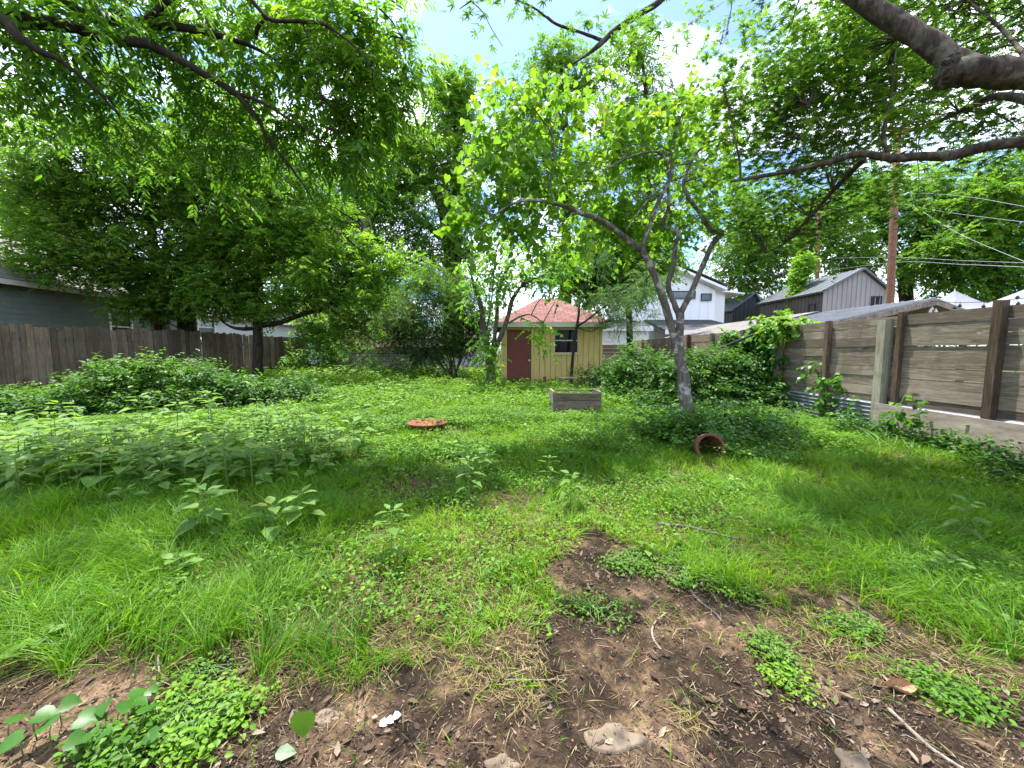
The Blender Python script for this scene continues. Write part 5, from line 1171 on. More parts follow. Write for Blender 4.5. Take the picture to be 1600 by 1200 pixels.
shrub('wild_shrub', at_px(590, 592, 18), 'low tangled green shrub in front of the wire fence', 8, [(560, 570, 18, 70, 18, 16, .4), (500, 570, 18.3, 40, 20, 9, .5), (640, 572, 18, 50, 15, 9, .3), (700, 575, 18.5, 60, 14, 8, .25), (610, 535, 19, 50, 22, 8, .35)], M['privet'], S_BUS, .42, 18)
shrub('wild_shrub', at_px(525, 590, 19), 'pale stemmed shrub at the end of the left board fence', 6, [(510, 530, 19, 35, 30, 9, .55), (490, 500, 19.3, 30, 30, 7, .5), (540, 545, 19, 40, 25, 9, .5), (470, 560, 18.6, 20, 22, 5, .4)], M['backtree'], S_MID, .45, 10, 'deadwood')

# --- left bushes before the fence
for px_b, Y, lab, pads in ((205, 7.6, 'largest rough leaved green bush in front of the left board fence', [(200, 620, 7.6, 85, 42, 44, .5), (270, 600, 7.9, 60, 34, 24, .55), (150, 640, 7.2, 60, 28, 20, .45), (210, 585, 7.8, 40, 16, 9, .65), (260, 645, 7.3, 60, 24, 16, .4)]),
                           (330, 8.6, 'middle rough leaved green bush in front of the left board fence', [(330, 605, 8.6, 50, 30, 22, .5), (380, 620, 8.4, 50, 24, 18, .45), (320, 640, 7.8, 50, 22, 14, .4)]),
                           (460, 9.2, 'dark rounded bush where the left board fence ends', [(450, 615, 9.2, 52, 25, 26, .4), (490, 622, 9.0, 30, 18, 10, .45), (415, 618, 9.0, 30, 22, 9, .4), (455, 640, 8.6, 40, 14, 8, .35)]),
                           (40, 7.0, 'low leafy bush at the left edge under the board fence', [(40, 645, 7., 60, 22, 14, .5), (-20, 640, 6.8, 50, 25, 10, .45), (90, 660, 6.8, 40, 16, 8, .5)])):
    shrub('leafy_bush', at_px(px_b, 640, Y), lab, 9, pads, M['bush'], S_BUS, .26, 16, 'stem', sr=.012, br=.006, squash=.7, cat='bush')
# --- right bushes
for px_b, Y, lab, pads in ((985, 10.2, 'dense green bush right of the planter box below the shed window', [(960, 592, 10.4, 40, 22, 16, .45), (925, 590, 11.5, 30, 14, 8, .4), (1000, 580, 10., 40, 32, 22, .5), (1000, 615, 9.6, 40, 25, 18, .45), (960, 622, 9.6, 25, 18, 8, .5), (985, 555, 10.5, 28, 18, 6, .6)]),
                           (1045, 8.8, 'dark green bush behind the trunk of the grey tree', [(1040, 600, 9, 40, 35, 22, .4), (1040, 640, 8.4, 42, 22, 16, .35), (1075, 590, 9.2, 35, 32, 16, .45)]),
                           (1130, 8.7, 'tall dark green bush between the grey tree and the vine covered fence', [(1110, 585, 9.3, 40, 30, 20, .45), (1150, 600, 9., 38, 30, 18, .35), (1120, 625, 8.6, 45, 22, 16, .35), (1180, 630, 8.6, 30, 18, 9, .3)]),
                           ):
    shrub('leafy_bush', at_px(px_b, 650, Y), lab, 9, pads, M['bush'], S_BUS, .30, 17, 'stem', sr=.012, br=.006, squash=.8, cat='bush')
fl = shrub('flowering_bush', at_px(1130, 715, 5.7), 'spreading bush with tiny cream flowers around the terracotta pot', 12, [(1040, 665, 5.9, 45, 24, 16, .5), (1100, 655, 6.1, 50, 18, 15, .55), (1160, 665, 6.0, 45, 22, 16, .5), (1205, 690, 5.8, 38, 26, 11, .45), (1150, 690, 5.7, 30, 12, 5, .5), (1065, 690, 5.5, 25, 12, 5, .5), (1010, 690, 5.8, 20, 18, 5, .45), (1088, 712, 5.1, 14, 8, 4, .5), (1138, 706, 5.0, 14, 10, 4, .5), (1175, 720, 5.2, 20, 8, 3, .45), (1075, 668, 5.55, 34, 14, 8, .5), (1050, 690, 5.5, 22, 12, 5, .5), (1125, 672, 5.3, 22, 10, 4, .5), (1200, 660, 6.3, 40, 14, 8, .5), (1215, 725, 5.4, 30, 10, 4, .45)], M['vine'], dict(S_BUS, len=.075, n=6), .17, 13, 'stem', sr=.008, br=.004, squash=.6, cat='bush')
q = Geo(); n_ = 130; a_ = np.array([P(x_, y_, Y) for x_, y_, Y in zip(rng.uniform(1010, 1245, n_), rng.uniform(635, 672, n_), rng.uniform(5.7, 6.3, n_))]); leaves(q, a_, rdir(n_), rdir(n_), .022, .012, T_DIA); q.build('blossom', M['tinyflower'], fl)['kind'] = 'stuff'

# --- mulberry by the shed door
make_tree('mulberry_tree', at_px(766, 600, 12.6), 'pale leaved tree with several trunks in front of the shed door corner', 'tree',
          [([(766, 608, 12.6), (767, 580, 12.6), (762, 545, 12.6), (755, 510, 12.6), (752, 480, 12.6), (742, 450, 12.6), (735, 425, 12.5)], [.2, .14, .11, .1, .085, .06, .03]), ([(763, 570, 12.6), (780, 530, 12.4), (792, 500, 12.3), (800, 470, 12.3), (812, 450, 12.2)], [.1, .085, .075, .07, .05]), ([(768, 560, 12.6), (776, 500, 12.5), (778, 460, 12.5), (790, 425, 12.4), (795, 418, 12.4)], [.08, .07, .06, .05, .03]),
           ([(795, 505, 12.3), (812, 495, 12.2), (830, 492, 12.1), (848, 505, 12.), (858, 520, 12.)], [.035, .03, .022, .015, .006]), ([(760, 520, 12.6), (768, 470, 12.3), (772, 420, 12.2), (775, 395, 12.2)], [.03, .025, .02, .01])],
          [(770, 400, 12.3, 40, 30, 14, .6), (810, 420, 12.2, 40, 30, 12, .55), (850, 430, 12.2, 45, 28, 10, .5), (745, 440, 12.4, 25, 40, 8, .5), (840, 510, 11.9, 14, 18, 3, .7), (858, 535, 11.9, 12, 10, 2, .7), (750, 535, 12.2, 14, 22, 5, .7), (765, 570, 12.1, 22, 20, 5, .7), (790, 460, 12.2, 25, 25, 5, .6), (880, 400, 12.6, 40, 25, 8, .45), (730, 480, 12.6, 20, 25, 4, .5), (870, 460, 12.2, 16, 12, 2, .5)],
          M['bark_grey'], M['mulberry'], S_MUL, .38, 6, frac=.7, br=.02)
# --- thin leaning tree in front of the shed window
make_tree('leaning_tree', at_px(892, 600, 13.0), 'thin dark leaning tree with feathery blue green leaves before the shed window', 'tree',
          [([(892, 605, 13.), (894, 570, 13.), (898, 530, 13.), (903, 500, 13.), (907, 468, 13.), (918, 435, 13.), (928, 415, 13.), (934, 400, 13.)], [.065, .055, .05, .046, .042, .038, .03, .02]), ([(902, 510, 13.), (920, 498, 12.9), (945, 478, 12.7), (975, 452, 12.5), (1000, 432, 12.4)], [.035, .032, .028, .022, .01]), ([(903, 512, 13.), (925, 518, 12.8), (945, 503, 12.6)], [.016, .012, .006])],
          [(950, 475, 12.6, 40, 22, 12, .5), (990, 462, 12.5, 36, 24, 11, .5), (1015, 440, 12.4, 25, 20, 4, .5), (985, 495, 12.5, 45, 14, 7, .55), (930, 400, 13, 35, 25, 7, .4)],
          M['bark_dark'], M['mimosa'], S_MIM, .42, 14, frac=.8, br=.015)
make_tree('dark_tree', at_px(985, 540, 17.), 'dark green tree between the shed and the white house', 'tree',
          [([(985, 560, 17.), (982, 480, 17.), (975, 420, 17.), (965, 370, 17.)], [.16, .13, .1, .05])],
          [(970, 420, 16.8, 60, 35, 26, .35), (1000, 395, 16.8, 40, 25, 9, .35), (930, 440, 17, 40, 30, 12, .35), (900, 400, 17.5, 50, 35, 14, .45), (960, 370, 17, 60, 30, 14, .4)],
          M['bark_dark'], M['elm'], S_MID, .6, 14, frac=.6, br=.02)

# --- background trees
BG = [('broad_tree', 600, 24, 'tall light green tree above the privet shrub with dark arching boughs',
       [([(700, 560, 25), (705, 460, 25), (700, 380, 25), (690, 320, 25), (672, 290, 25), (650, 282, 25), (625, 295, 24.5), (598, 312, 24)], [.5, .42, .38, .33, .28, .22, .14, .05]), ([(700, 380, 25), (640, 330, 25), (600, 300, 25), (560, 270, 25)], [.2, .16, .1, .05])],
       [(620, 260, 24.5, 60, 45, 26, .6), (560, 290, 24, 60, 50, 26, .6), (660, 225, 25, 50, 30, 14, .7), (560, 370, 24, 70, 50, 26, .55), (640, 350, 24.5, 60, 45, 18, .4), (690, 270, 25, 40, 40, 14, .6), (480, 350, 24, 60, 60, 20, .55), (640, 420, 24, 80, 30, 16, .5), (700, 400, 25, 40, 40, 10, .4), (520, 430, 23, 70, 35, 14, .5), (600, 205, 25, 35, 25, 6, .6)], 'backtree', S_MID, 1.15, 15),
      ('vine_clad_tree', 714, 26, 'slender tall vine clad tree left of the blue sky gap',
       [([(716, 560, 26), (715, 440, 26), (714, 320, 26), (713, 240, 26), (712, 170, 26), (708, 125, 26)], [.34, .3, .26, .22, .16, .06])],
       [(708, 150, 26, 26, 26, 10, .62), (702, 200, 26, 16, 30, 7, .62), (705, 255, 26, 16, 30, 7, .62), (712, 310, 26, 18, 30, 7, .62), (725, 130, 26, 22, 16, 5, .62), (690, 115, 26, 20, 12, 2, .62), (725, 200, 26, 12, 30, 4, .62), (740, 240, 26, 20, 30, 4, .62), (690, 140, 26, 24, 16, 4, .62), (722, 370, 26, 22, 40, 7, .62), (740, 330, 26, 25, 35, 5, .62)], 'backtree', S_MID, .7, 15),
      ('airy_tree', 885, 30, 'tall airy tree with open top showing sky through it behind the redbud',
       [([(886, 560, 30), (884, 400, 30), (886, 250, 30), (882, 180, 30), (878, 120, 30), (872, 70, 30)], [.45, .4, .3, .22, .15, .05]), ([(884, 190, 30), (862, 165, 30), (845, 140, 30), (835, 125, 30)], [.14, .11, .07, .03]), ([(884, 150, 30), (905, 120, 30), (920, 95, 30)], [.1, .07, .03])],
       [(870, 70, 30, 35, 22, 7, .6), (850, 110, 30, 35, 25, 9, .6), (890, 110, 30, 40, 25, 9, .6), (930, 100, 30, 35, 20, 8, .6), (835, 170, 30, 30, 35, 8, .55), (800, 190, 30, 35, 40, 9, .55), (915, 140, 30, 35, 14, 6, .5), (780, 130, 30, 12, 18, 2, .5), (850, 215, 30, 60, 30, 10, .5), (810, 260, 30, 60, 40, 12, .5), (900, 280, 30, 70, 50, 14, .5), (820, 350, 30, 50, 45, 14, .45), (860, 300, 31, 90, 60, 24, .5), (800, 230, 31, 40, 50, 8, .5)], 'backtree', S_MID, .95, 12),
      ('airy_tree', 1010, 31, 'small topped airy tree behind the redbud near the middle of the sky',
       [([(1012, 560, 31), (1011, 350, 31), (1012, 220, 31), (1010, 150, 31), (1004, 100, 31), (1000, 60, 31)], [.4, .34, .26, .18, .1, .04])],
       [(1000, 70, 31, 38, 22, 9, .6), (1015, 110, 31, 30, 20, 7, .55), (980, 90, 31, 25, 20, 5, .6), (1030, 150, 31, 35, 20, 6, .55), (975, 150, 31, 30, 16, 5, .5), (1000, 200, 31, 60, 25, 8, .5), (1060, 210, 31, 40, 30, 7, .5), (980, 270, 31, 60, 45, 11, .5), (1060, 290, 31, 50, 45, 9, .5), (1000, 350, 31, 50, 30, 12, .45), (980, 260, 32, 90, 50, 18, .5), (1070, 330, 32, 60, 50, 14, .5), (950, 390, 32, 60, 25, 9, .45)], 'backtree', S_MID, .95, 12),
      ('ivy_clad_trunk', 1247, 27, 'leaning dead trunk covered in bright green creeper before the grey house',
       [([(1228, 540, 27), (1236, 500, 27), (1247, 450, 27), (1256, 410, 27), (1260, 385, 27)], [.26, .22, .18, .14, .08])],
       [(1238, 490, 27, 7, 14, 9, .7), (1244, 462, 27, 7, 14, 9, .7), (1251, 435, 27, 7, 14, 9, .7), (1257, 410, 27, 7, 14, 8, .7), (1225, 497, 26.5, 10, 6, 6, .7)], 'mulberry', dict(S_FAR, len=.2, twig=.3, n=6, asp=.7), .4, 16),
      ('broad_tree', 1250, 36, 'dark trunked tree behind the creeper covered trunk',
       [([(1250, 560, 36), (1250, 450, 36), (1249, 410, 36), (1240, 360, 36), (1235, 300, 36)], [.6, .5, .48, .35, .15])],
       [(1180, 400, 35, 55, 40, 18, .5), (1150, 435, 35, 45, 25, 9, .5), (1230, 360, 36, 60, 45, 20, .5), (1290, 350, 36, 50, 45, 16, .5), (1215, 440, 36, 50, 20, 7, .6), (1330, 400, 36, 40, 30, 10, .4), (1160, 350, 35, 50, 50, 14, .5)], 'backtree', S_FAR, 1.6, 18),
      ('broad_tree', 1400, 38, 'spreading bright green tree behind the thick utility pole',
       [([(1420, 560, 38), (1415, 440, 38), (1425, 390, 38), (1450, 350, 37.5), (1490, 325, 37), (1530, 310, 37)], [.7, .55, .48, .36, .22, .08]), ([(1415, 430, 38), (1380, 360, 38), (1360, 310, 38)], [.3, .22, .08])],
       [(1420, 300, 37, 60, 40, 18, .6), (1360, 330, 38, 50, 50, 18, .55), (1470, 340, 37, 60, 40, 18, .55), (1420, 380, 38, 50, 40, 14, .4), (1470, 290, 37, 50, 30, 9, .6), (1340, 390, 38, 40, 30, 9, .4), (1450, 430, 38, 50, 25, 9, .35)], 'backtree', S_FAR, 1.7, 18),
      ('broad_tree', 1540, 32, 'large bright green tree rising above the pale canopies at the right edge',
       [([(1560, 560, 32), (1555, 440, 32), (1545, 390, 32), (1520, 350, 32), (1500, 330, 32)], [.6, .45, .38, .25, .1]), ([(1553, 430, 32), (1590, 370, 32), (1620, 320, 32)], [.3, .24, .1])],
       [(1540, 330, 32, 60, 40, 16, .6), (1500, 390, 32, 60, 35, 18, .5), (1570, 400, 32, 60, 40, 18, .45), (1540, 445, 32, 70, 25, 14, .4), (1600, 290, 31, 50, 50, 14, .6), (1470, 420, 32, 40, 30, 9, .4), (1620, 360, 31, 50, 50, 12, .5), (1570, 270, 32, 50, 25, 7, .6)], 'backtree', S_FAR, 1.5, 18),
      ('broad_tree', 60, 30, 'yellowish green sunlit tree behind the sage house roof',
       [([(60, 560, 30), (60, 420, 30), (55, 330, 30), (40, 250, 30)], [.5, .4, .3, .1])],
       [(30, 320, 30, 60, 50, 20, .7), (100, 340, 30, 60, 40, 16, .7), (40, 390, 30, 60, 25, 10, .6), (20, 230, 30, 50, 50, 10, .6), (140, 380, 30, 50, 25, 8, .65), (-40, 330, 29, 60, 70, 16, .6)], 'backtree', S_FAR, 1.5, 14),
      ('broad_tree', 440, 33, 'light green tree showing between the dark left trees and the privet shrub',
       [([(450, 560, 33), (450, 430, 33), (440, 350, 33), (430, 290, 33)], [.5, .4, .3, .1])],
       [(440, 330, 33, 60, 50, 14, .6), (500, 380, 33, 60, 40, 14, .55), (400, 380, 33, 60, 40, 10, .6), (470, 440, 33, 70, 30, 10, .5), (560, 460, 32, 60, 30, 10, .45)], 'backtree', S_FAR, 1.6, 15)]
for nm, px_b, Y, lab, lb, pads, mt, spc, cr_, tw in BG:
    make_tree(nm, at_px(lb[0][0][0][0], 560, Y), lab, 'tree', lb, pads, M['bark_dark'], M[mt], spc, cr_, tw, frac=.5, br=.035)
# far belt of trees closing the horizon
gw = Geo(); n_ = 420; aa = np.linspace(-1.15, 1.15, n_) + rng.normal(0, .01, n_); R_ = rng.uniform(52, 64, n_)
hh = 3.5 + 4.5 * fbm(aa * 6, aa * 0, 201, 3); cen = np.stack([np.sin(aa) * R_, np.cos(aa) * R_, rng.random(n_) * hh], 1)
spray(gw, cen, 1.8, 9, dict(S_FAR, len=.5, twig=1.2, n=9), squash=1.)
tag(gw.build('far_woods', M['fartree']), 'distant belt of trees closing the view behind the houses', 'woods', kind='stuff')

# --- vines on the right fence
vn = thing('fence_vine', (FX - .2, 9.4, .1), 'dark leaved vine climbing the fence beside the tall corner post', 'vine'); gs = Geo()
pads = [(1195, 520, 9.6, 28, 14, 14, .6), (1180, 540, 9.7, 20, 22, 12, .4), (1208, 560, 9.1, 10, 34, 12, .35), (1165, 560, 9.9, 14, 40, 14, .35), (1190, 620, 8.9, 32, 18, 14, .3), (1170, 600, 9.5, 14, 25, 9, .3), (1225, 508, 8.75, 26, 5, 8, .85), (1150, 530, 10, 20, 10, 6, .6), (1208, 600, 8.95, 10, 20, 7, .35)]
cen, ct = pads_to_clumps(pads, .4)
for px0, px1 in ((1190, 1200), (1168, 1180), (1208, 1215), (1178, 1160)): gs.tube([P(px0, 640, 9.2), P(px0 + 3, 590, 9.3), P(px1, 550, 9.4), P(px1, 515, 9.5)], [.014, .011, .009, .005], 6, 5, .05)
gs.build('stems', M['bark_grey'], vn, smooth=True); gcv = Geo(); spray(gcv, cen, .2, 9, S_VIN, ctint=ct); gcv.build('foliage', M['vine'], vn)
vn = thing('climbing_vine', PX(1297, 640, FX - .1), 'small vine climbing the brown post over the corrugated skirt', 'vine'); gs = Geo(); gs.tube([PX(1300, 665, FX - .12), PX(1292, 620, FX - .12), PX(1286, 590, FX - .12), PX(1270, 570, FX - .12), PX(1272, 550, FX - .12)], [.006, .005, .004, .003, .002], 5, 4); gs.build('stems', M['stem'], vn)
cen = np.array([PX(x_, y_, FX - .2) for x_, y_ in ((1288, 597), (1285, 617), (1290, 632), (1310, 650), (1295, 655), (1325, 645), (1300, 668), (1320, 672), (1285, 668), (1340, 665), (1272, 574), (1308, 600))]); gcv = Geo(); spray(gcv, cen, np.array([.1, .1, .12, .2, .2, .18, .22, .25, .2, .2, .05, .06]), np.array([3, 3, 4, 8, 8, 7, 9, 9, 7, 7, 1, 1]) if False else 6, dict(S_VIN, len=.1, n=5)); gcv.build('foliage', M['vine'], vn)
vn = thing('climbing_vine', PX(1385, 690, 6.05), 'small light vine creeping up the left end of the plywood sheet', 'vine'); gs = Geo(); gs.tube([PX(1375, 705, 6.), PX(1388, 670, 6.02), PX(1396, 645, 6.05), PX(1402, 640, 6.1), PX(1415, 615, 6.3)], [.006, .005, .004, .003, .002], 5, 4); gs.build('stems', M['stem'], vn)
cen = np.array([PX(x_, y_, 6.0) for x_, y_ in ((1380, 690), (1388, 672), (1395, 655), (1398, 645), (1376, 700), (1420, 632), (1430, 655), (1435, 672))]); gcv = Geo(); spray(gcv, cen, .09, 5, dict(S_VIN, len=.085, n=4, twig=.15)); gcv.build('foliage', M['vine'], vn)

# ivy-like strip of weeds along the foot of the plywood
for x_b, y_b, lab, pads in ((1400, 705, 'low dark weeds at the left end of the plywood sheet', [(1370, 690, 6.0, 30, 14, 7, .4), (1420, 700, 5.7, 35, 12, 8, .4), (1340, 672, 6.4, 22, 12, 5, .4)]),
                            (1520, 725, 'bright low weeds along the middle of the plywood sheet', [(1490, 715, 5.2, 40, 14, 9, .55), (1530, 730, 4.9, 40, 14, 9, .6), (1460, 708, 5.5, 25, 12, 5, .5)]),
                            (1600, 770, 'dark leafy weeds by the right edge below the plywood sheet', [(1590, 745, 4.6, 35, 18, 8, .35), (1570, 780, 4.2, 45, 18, 8, .35), (1640, 770, 4.3, 40, 25, 8, .35)])):
    shrub('weed_clump', GP(x_b, y_b), lab, 6, pads, M['bush'], dict(S_BUS, len=.075, n=6), .16, 12, 'stem', sr=.006, br=.003, squash=.6, cat='weeds')
# ================================================================ broad-leaved weeds, one object each
def weed_mesh(h, pairs, ll, top=.5, asp=.66, tn=.55):
    q = Geo(); ht = h * rng.uniform(.92, 1.05); lean = rng.normal(0, .05, 2) * h
    q.tube([(0, 0, -.03), (lean[0] * .3, lean[1] * .3, ht * .5), (lean[0], lean[1], ht)], [.006, .005, .003], 5, 3, mi=1)
    rot = rng.uniform(0, 6.28)
    for i in range(pairs):
        f = 1 - i / pairs * .8; c = np.array([lean[0] * f, lean[1] * f, ht * f]); sz = ll * (.55 + .6 * min(1, (i + .6) / 1.8)) * (1 - .3 * max(0, i - 2) / pairs)
        for k_ in range(2 if i else 4):
            a = rot + i * 1.57 + k_ * (3.1416 if i else 1.57) + rng.normal(0, .25); el = .35 - .15 * i + rng.normal(0, .12)
            d = np.array([[math.cos(a), math.sin(a), el]]); st = c + d[0] * sz * .3
            q.tube([c, st], [.0025, .002], 4, 1, mi=1, cap=False)
            n_ = unit(np.array([[-math.cos(a) * .25, -math.sin(a) * .25, 1.]]) + rdir(1) * .2); s_ = sz * rng.uniform(.8, 1.15)
            leaves(q, st[None], d, n_, s_, s_ * asp, T_OVA, rng.uniform(.05, .42), np.array([np.clip(tn + rng.normal(0, .12) - .06 * i, 0, .9)]))
    return q
protos = []
def wobj(q, loc, rot, sc_, label, group=None, name='broadleaf_weed', mat='weed'):
    o = q if isinstance(q, bpy.types.Object) else None
    c = o.copy(); C.objects.link(c); c.location = [float(v) for v in loc]; c.rotation_euler = (rng.normal(0, .05), rng.normal(0, .05), rot); c.scale = (sc_,) * 3
    tag(c, label, 'weed', group); return c
pm = []
SHAPES = ((.36, 4, .165, .68), (.42, 5, .155, .64), (.28, 3, .175, .74), (.36, 4, .15, .66), (.22, 3, .13, .7), (.45, 6, .14, .56), (.14, 2, .13, .75), (.18, 3, .11, .66), (.5, 6, .12, .5), (.30, 5, .10, .6), (.38, 4, .12, .8), (.48, 5, .15, .62), (.28, 4, .12, .7), (.40, 6, .11, .55))
for k_ in range(len(SHAPES)):
    h_, n_, l_, a_ = SHAPES[k_]; q = weed_mesh(h_, n_, l_, asp=a_, tn=(.55, .45, .62, .5, .7, .38, .6, .42, .5, .6, .35, .55, .68, .48)[k_]); pm.append(q)
mesh_objs = [q.build('broadleaf_weed', [M['weed'], M['stem']], smooth=True) for q in pm]
PATCH_KINDS = (0, 1, 2, 3, 4, 5, 9, 10, 11, 12, 13, 0, 2, 12)
used = set()
def place_weed(k_, x, y, label, group=None, sc_=1.):
    z = float(zground(x, y)); src = mesh_objs[k_]
    if k_ in used: o = src.copy(); C.objects.link(o)
    else: o = src; used.add(k_)
    o.location = (float(x), float(y), z); o.rotation_euler = (rng.normal(0, .05), rng.normal(0, .05), rng.uniform(0, 6.28)); o.scale = (sc_,) * 3; tag(o, label, 'weed', group)
# the leafy patch on the left
patch = [tuple(GP(*q)[:2]) for q in ((-60, 790), (90, 770), (260, 775), (420, 770), (520, 745), (520, 690), (420, 672), (250, 700), (100, 700), (-60, 700))]
pts = []; tries = 0
bx0, bx1 = min(p[0] for p in patch), max(p[0] for p in patch); by0, by1 = min(p[1] for p in patch), max(p[1] for p in patch)
while len(pts) < 185 and tries < 9000:
    tries += 1; x = rng.uniform(bx0, bx1); y = rng.uniform(by0, by1)
    if in_poly(np.array([x]), np.array([y]), patch)[0] and all((x - a) ** 2 + (y - b) ** 2 > .165 ** 2 for a, b in pts) and fbm(x * 1.3, y * 1.3, 301, 2) > .27: pts.append((x, y))
for _ in range(110):
    a, b = pts[int(rng.integers(len(pts)))]; x = a + rng.normal(0, .7); y = b + rng.normal(0, .55)
    if len(pts) < 240 and -9.5 < x < -.9 and 3.4 < y < 8.5 and all((x - p) ** 2 + (y - q_) ** 2 > .17 ** 2 for p, q_ in pts): pts.append((x, y))
for x, y in pts: place_weed(PATCH_KINDS[int(rng.integers(0, 14))], x, y, 'pale green broad leaved weed among many in the leafy patch left of the fire bowl', 'weeds in the leafy patch on the left', rng.uniform(.55, 1.32))
far = [tuple(GP(*q)[:2]) for q in ((520, 650), (640, 640), (760, 640), (860, 625), (780, 606), (600, 604), (520, 612))]; pts2 = []
fx = [p[0] for p in far]; fy = [p[1] for p in far]; tries = 0
while len(pts2) < 90 and tries < 6000:
    tries += 1; x = rng.uniform(min(fx), max(fx)); y = rng.uniform(min(fy), max(fy))
    if in_poly(np.array([x]), np.array([y]), far)[0] and all((x - a) ** 2 + (y - b) ** 2 > .3 ** 2 for a, b in pts2) and fbm(x, y, 311, 2) > .42: pts2.append((x, y))
for x, y in pts2: place_weed(PATCH_KINDS[int(rng.integers(0, 14))], x, y, 'small bright weed in the far grass between the fire bowl and the shed', 'weeds in the far grass', rng.uniform(.6, .95))
SING = [(335, 848, 5, 1.0, 'tall weed with stacked leaves standing alone in the left foreground grass'), (322, 842, 1, .9, 'weed crowded just behind the tall stacked weed in the left grass'), (425, 842, 2, .9, 'weed with broad drooping leaves right of the tall stacked weed'), (478, 822, 3, .85, 'upright weed at the right end of the foreground weed row'), (500, 748, 2, .8, 'bright weed at the right tip of the leafy patch'),
        (612, 890, 5, .8, 'solitary narrow weed with heart shaped leaf in the middle foreground grass'), (733, 792, 8, .9, 'tallest weed in the middle of the lawn below the fire bowl'), (722, 760, 5, .95, 'leafy weed just behind the tallest middle weed'), (745, 745, 1, .8, 'weed behind the tallest middle weed and farther toward the shed'), (768, 740, 3, .7, 'pale weed right of the tallest middle weed'),
        (858, 770, 8, .7, 'thin weed in the lawn left of the bare soil tip'), (892, 800, 5, .75, 'thin pale weed just above the bare soil tip'), (650, 700, 4, .7, 'small weed just below the fire bowl'), (705, 715, 4, .8, 'small weed below and right of the fire bowl'), (785, 715, 7, .9, 'small low weed in the lawn below the planter box left side'),
        (65, 1030, 6, .7, 'single low weed with pale round leaves at the left edge'), (625, 745, 6, .6, 'tiny pale weed on the thin brown patch of lawn'), (1500, 850, 5, .75, 'weed with long pale leaves in the right foreground grass'), (1510, 965, 6, .6, 'low broad leaved weed in grass at the right foreground'), (1585, 1000, 6, .6, 'low weed cut by the right edge in the foreground'),
        (1560, 690, 8, .8, 'star leaved weed against the plywood sheet'), (275, 920, 7, 1., 'dark small weed in the left lawn below the leafy patch'), (770, 900, 7, .5, 'tiny weed in the lawn above the bare soil'), (1010, 870, 6, .6, 'small weed beside the bare soil path'), (690, 770, 7, .7, 'dark low weed left of the tallest middle weed'),
        (1145, 770, 4, .6, 'small weed in the grass in front of the terracotta pot'), (560, 705, 3, .7, 'weed in grass midway between leafy patch and fire bowl'), (600, 680, 4, .7, 'weed left of the fire bowl'), (820, 680, 4, .7, 'weed in the grass left of the planter box'), (1480, 905, 7, .8, 'small weed left of the long pale leaved right weed'), (200, 800, 7, 1.1, 'dark weed under the front edge of the leafy patch')]
for px, py, k_, s_, lab in SING: p_ = GP(px, py); place_weed(k_, p_[0], p_[1], lab, None, s_)
for k_, o in enumerate(mesh_objs):
    if k_ not in used: bpy.data.objects.remove(o)

# creeping weed clumps on the bare soil
def creeper(px, py, rx, ry, n, hm, sz, label, tpl=T_OVA, mat='cover', name='creeping_weed', tint=.5):
    c = GP(px, py); e = GP(px + rx, py); f = GP(px, py - ry); wx_ = abs(e[0] - c[0]); wy_ = abs(f[1] - c[1]); q = Geo(); a = rng.uniform(0, 6.28, n); r = rng.random(n) ** .6
    r = r * (.75 + .5 * vnoise(np.cos(a) * 2.2 + px, np.sin(a) * 2.2 + py, 7)); x = c[0] + np.cos(a) * r * wx_ * (1 + .3 * np.sin(a * 3)); y = c[1] + np.sin(a) * r * wy_ * (1 + .3 * np.cos(a * 2)); ok_ = fbm(x * 9, y * 9, 401, 2) > .34; x, y = x[ok_], y[ok_]; low_leaves(q, x, y, hm * rng.uniform(.3, 1.3, len(x)), sz * .68, tpl, 4, tint - .1, .04); n = len(x)
    for _ in range(max(14, n // 4)):
        k_ = rng.integers(n); p0 = np.array([c[0] + rng.normal(0, wx_ * .3), c[1] + rng.normal(0, wy_ * .3), 0]); p1 = np.array([x[k_], y[k_], 0]); p0[2] = zground(p0[0], p0[1]) + .005; p1[2] = zground(p1[0], p1[1]) + hm * .6
        q.tube([p0, (p0 + p1) / 2 + np.array([0, 0, hm * .4]), p1], [.002, .002, .001], 4, 3, mi=1)
    tag(q.build(name, [M[mat], M['stem']], origin=c, smooth=True), label, 'weed')
creeper(1080, 890, 75, 40, 330, .07, .036, 'wide creeping green weed at the upper edge of the bare soil')
creeper(985, 880, 50, 22, 190, .06, .034, 'creeping weed clump left of the widest creeper on the bare soil')
creeper(1150, 925, 40, 20, 120, .05, .032, 'small creeping tail of weeds pointing down the bare soil path')
creeper(932, 960, 45, 26, 190, .07, .030, 'dark serrated weed clump in the middle of the bare soil')
creeper(1205, 1020, 26, 30, 110, .05, .030, 'narrow creeping weed on the bare soil right of the pale path')
creeper(1232, 1068, 24, 16, 80, .04, .030, 'bright lime creeping weed at the tip of the narrow creeper', tint=.8)
creeper(1500, 1100, 50, 26, 150, .05, .034, 'creeping weed beside the curled brown leaf at the right foreground')
creeper(1440, 1065, 30, 16, 60, .05, .03, 'small creeping weed above the curled brown leaf')
creeper(1330, 985, 40, 22, 110, .06, .032, 'leafy weed mixed with a grass tuft on the right bare soil')
creeper(300, 1140, 80, 62, 520, .07, .036, 'bright green small leaved ground weed mat at the bottom left', tint=.7)
creeper(190, 1185, 70, 40, 160, .08, .04, 'shaded small leaved weed mat at the bottom left corner', tint=.35)
creeper(330, 1050, 70, 20, 90, .04, .032, 'sparse creeping weed on leaf litter at the left foreground')
creeper(1390, 890, 60, 24, 170, .09, .035, 'leafy creeping weeds in the right foreground grass', tint=.45)
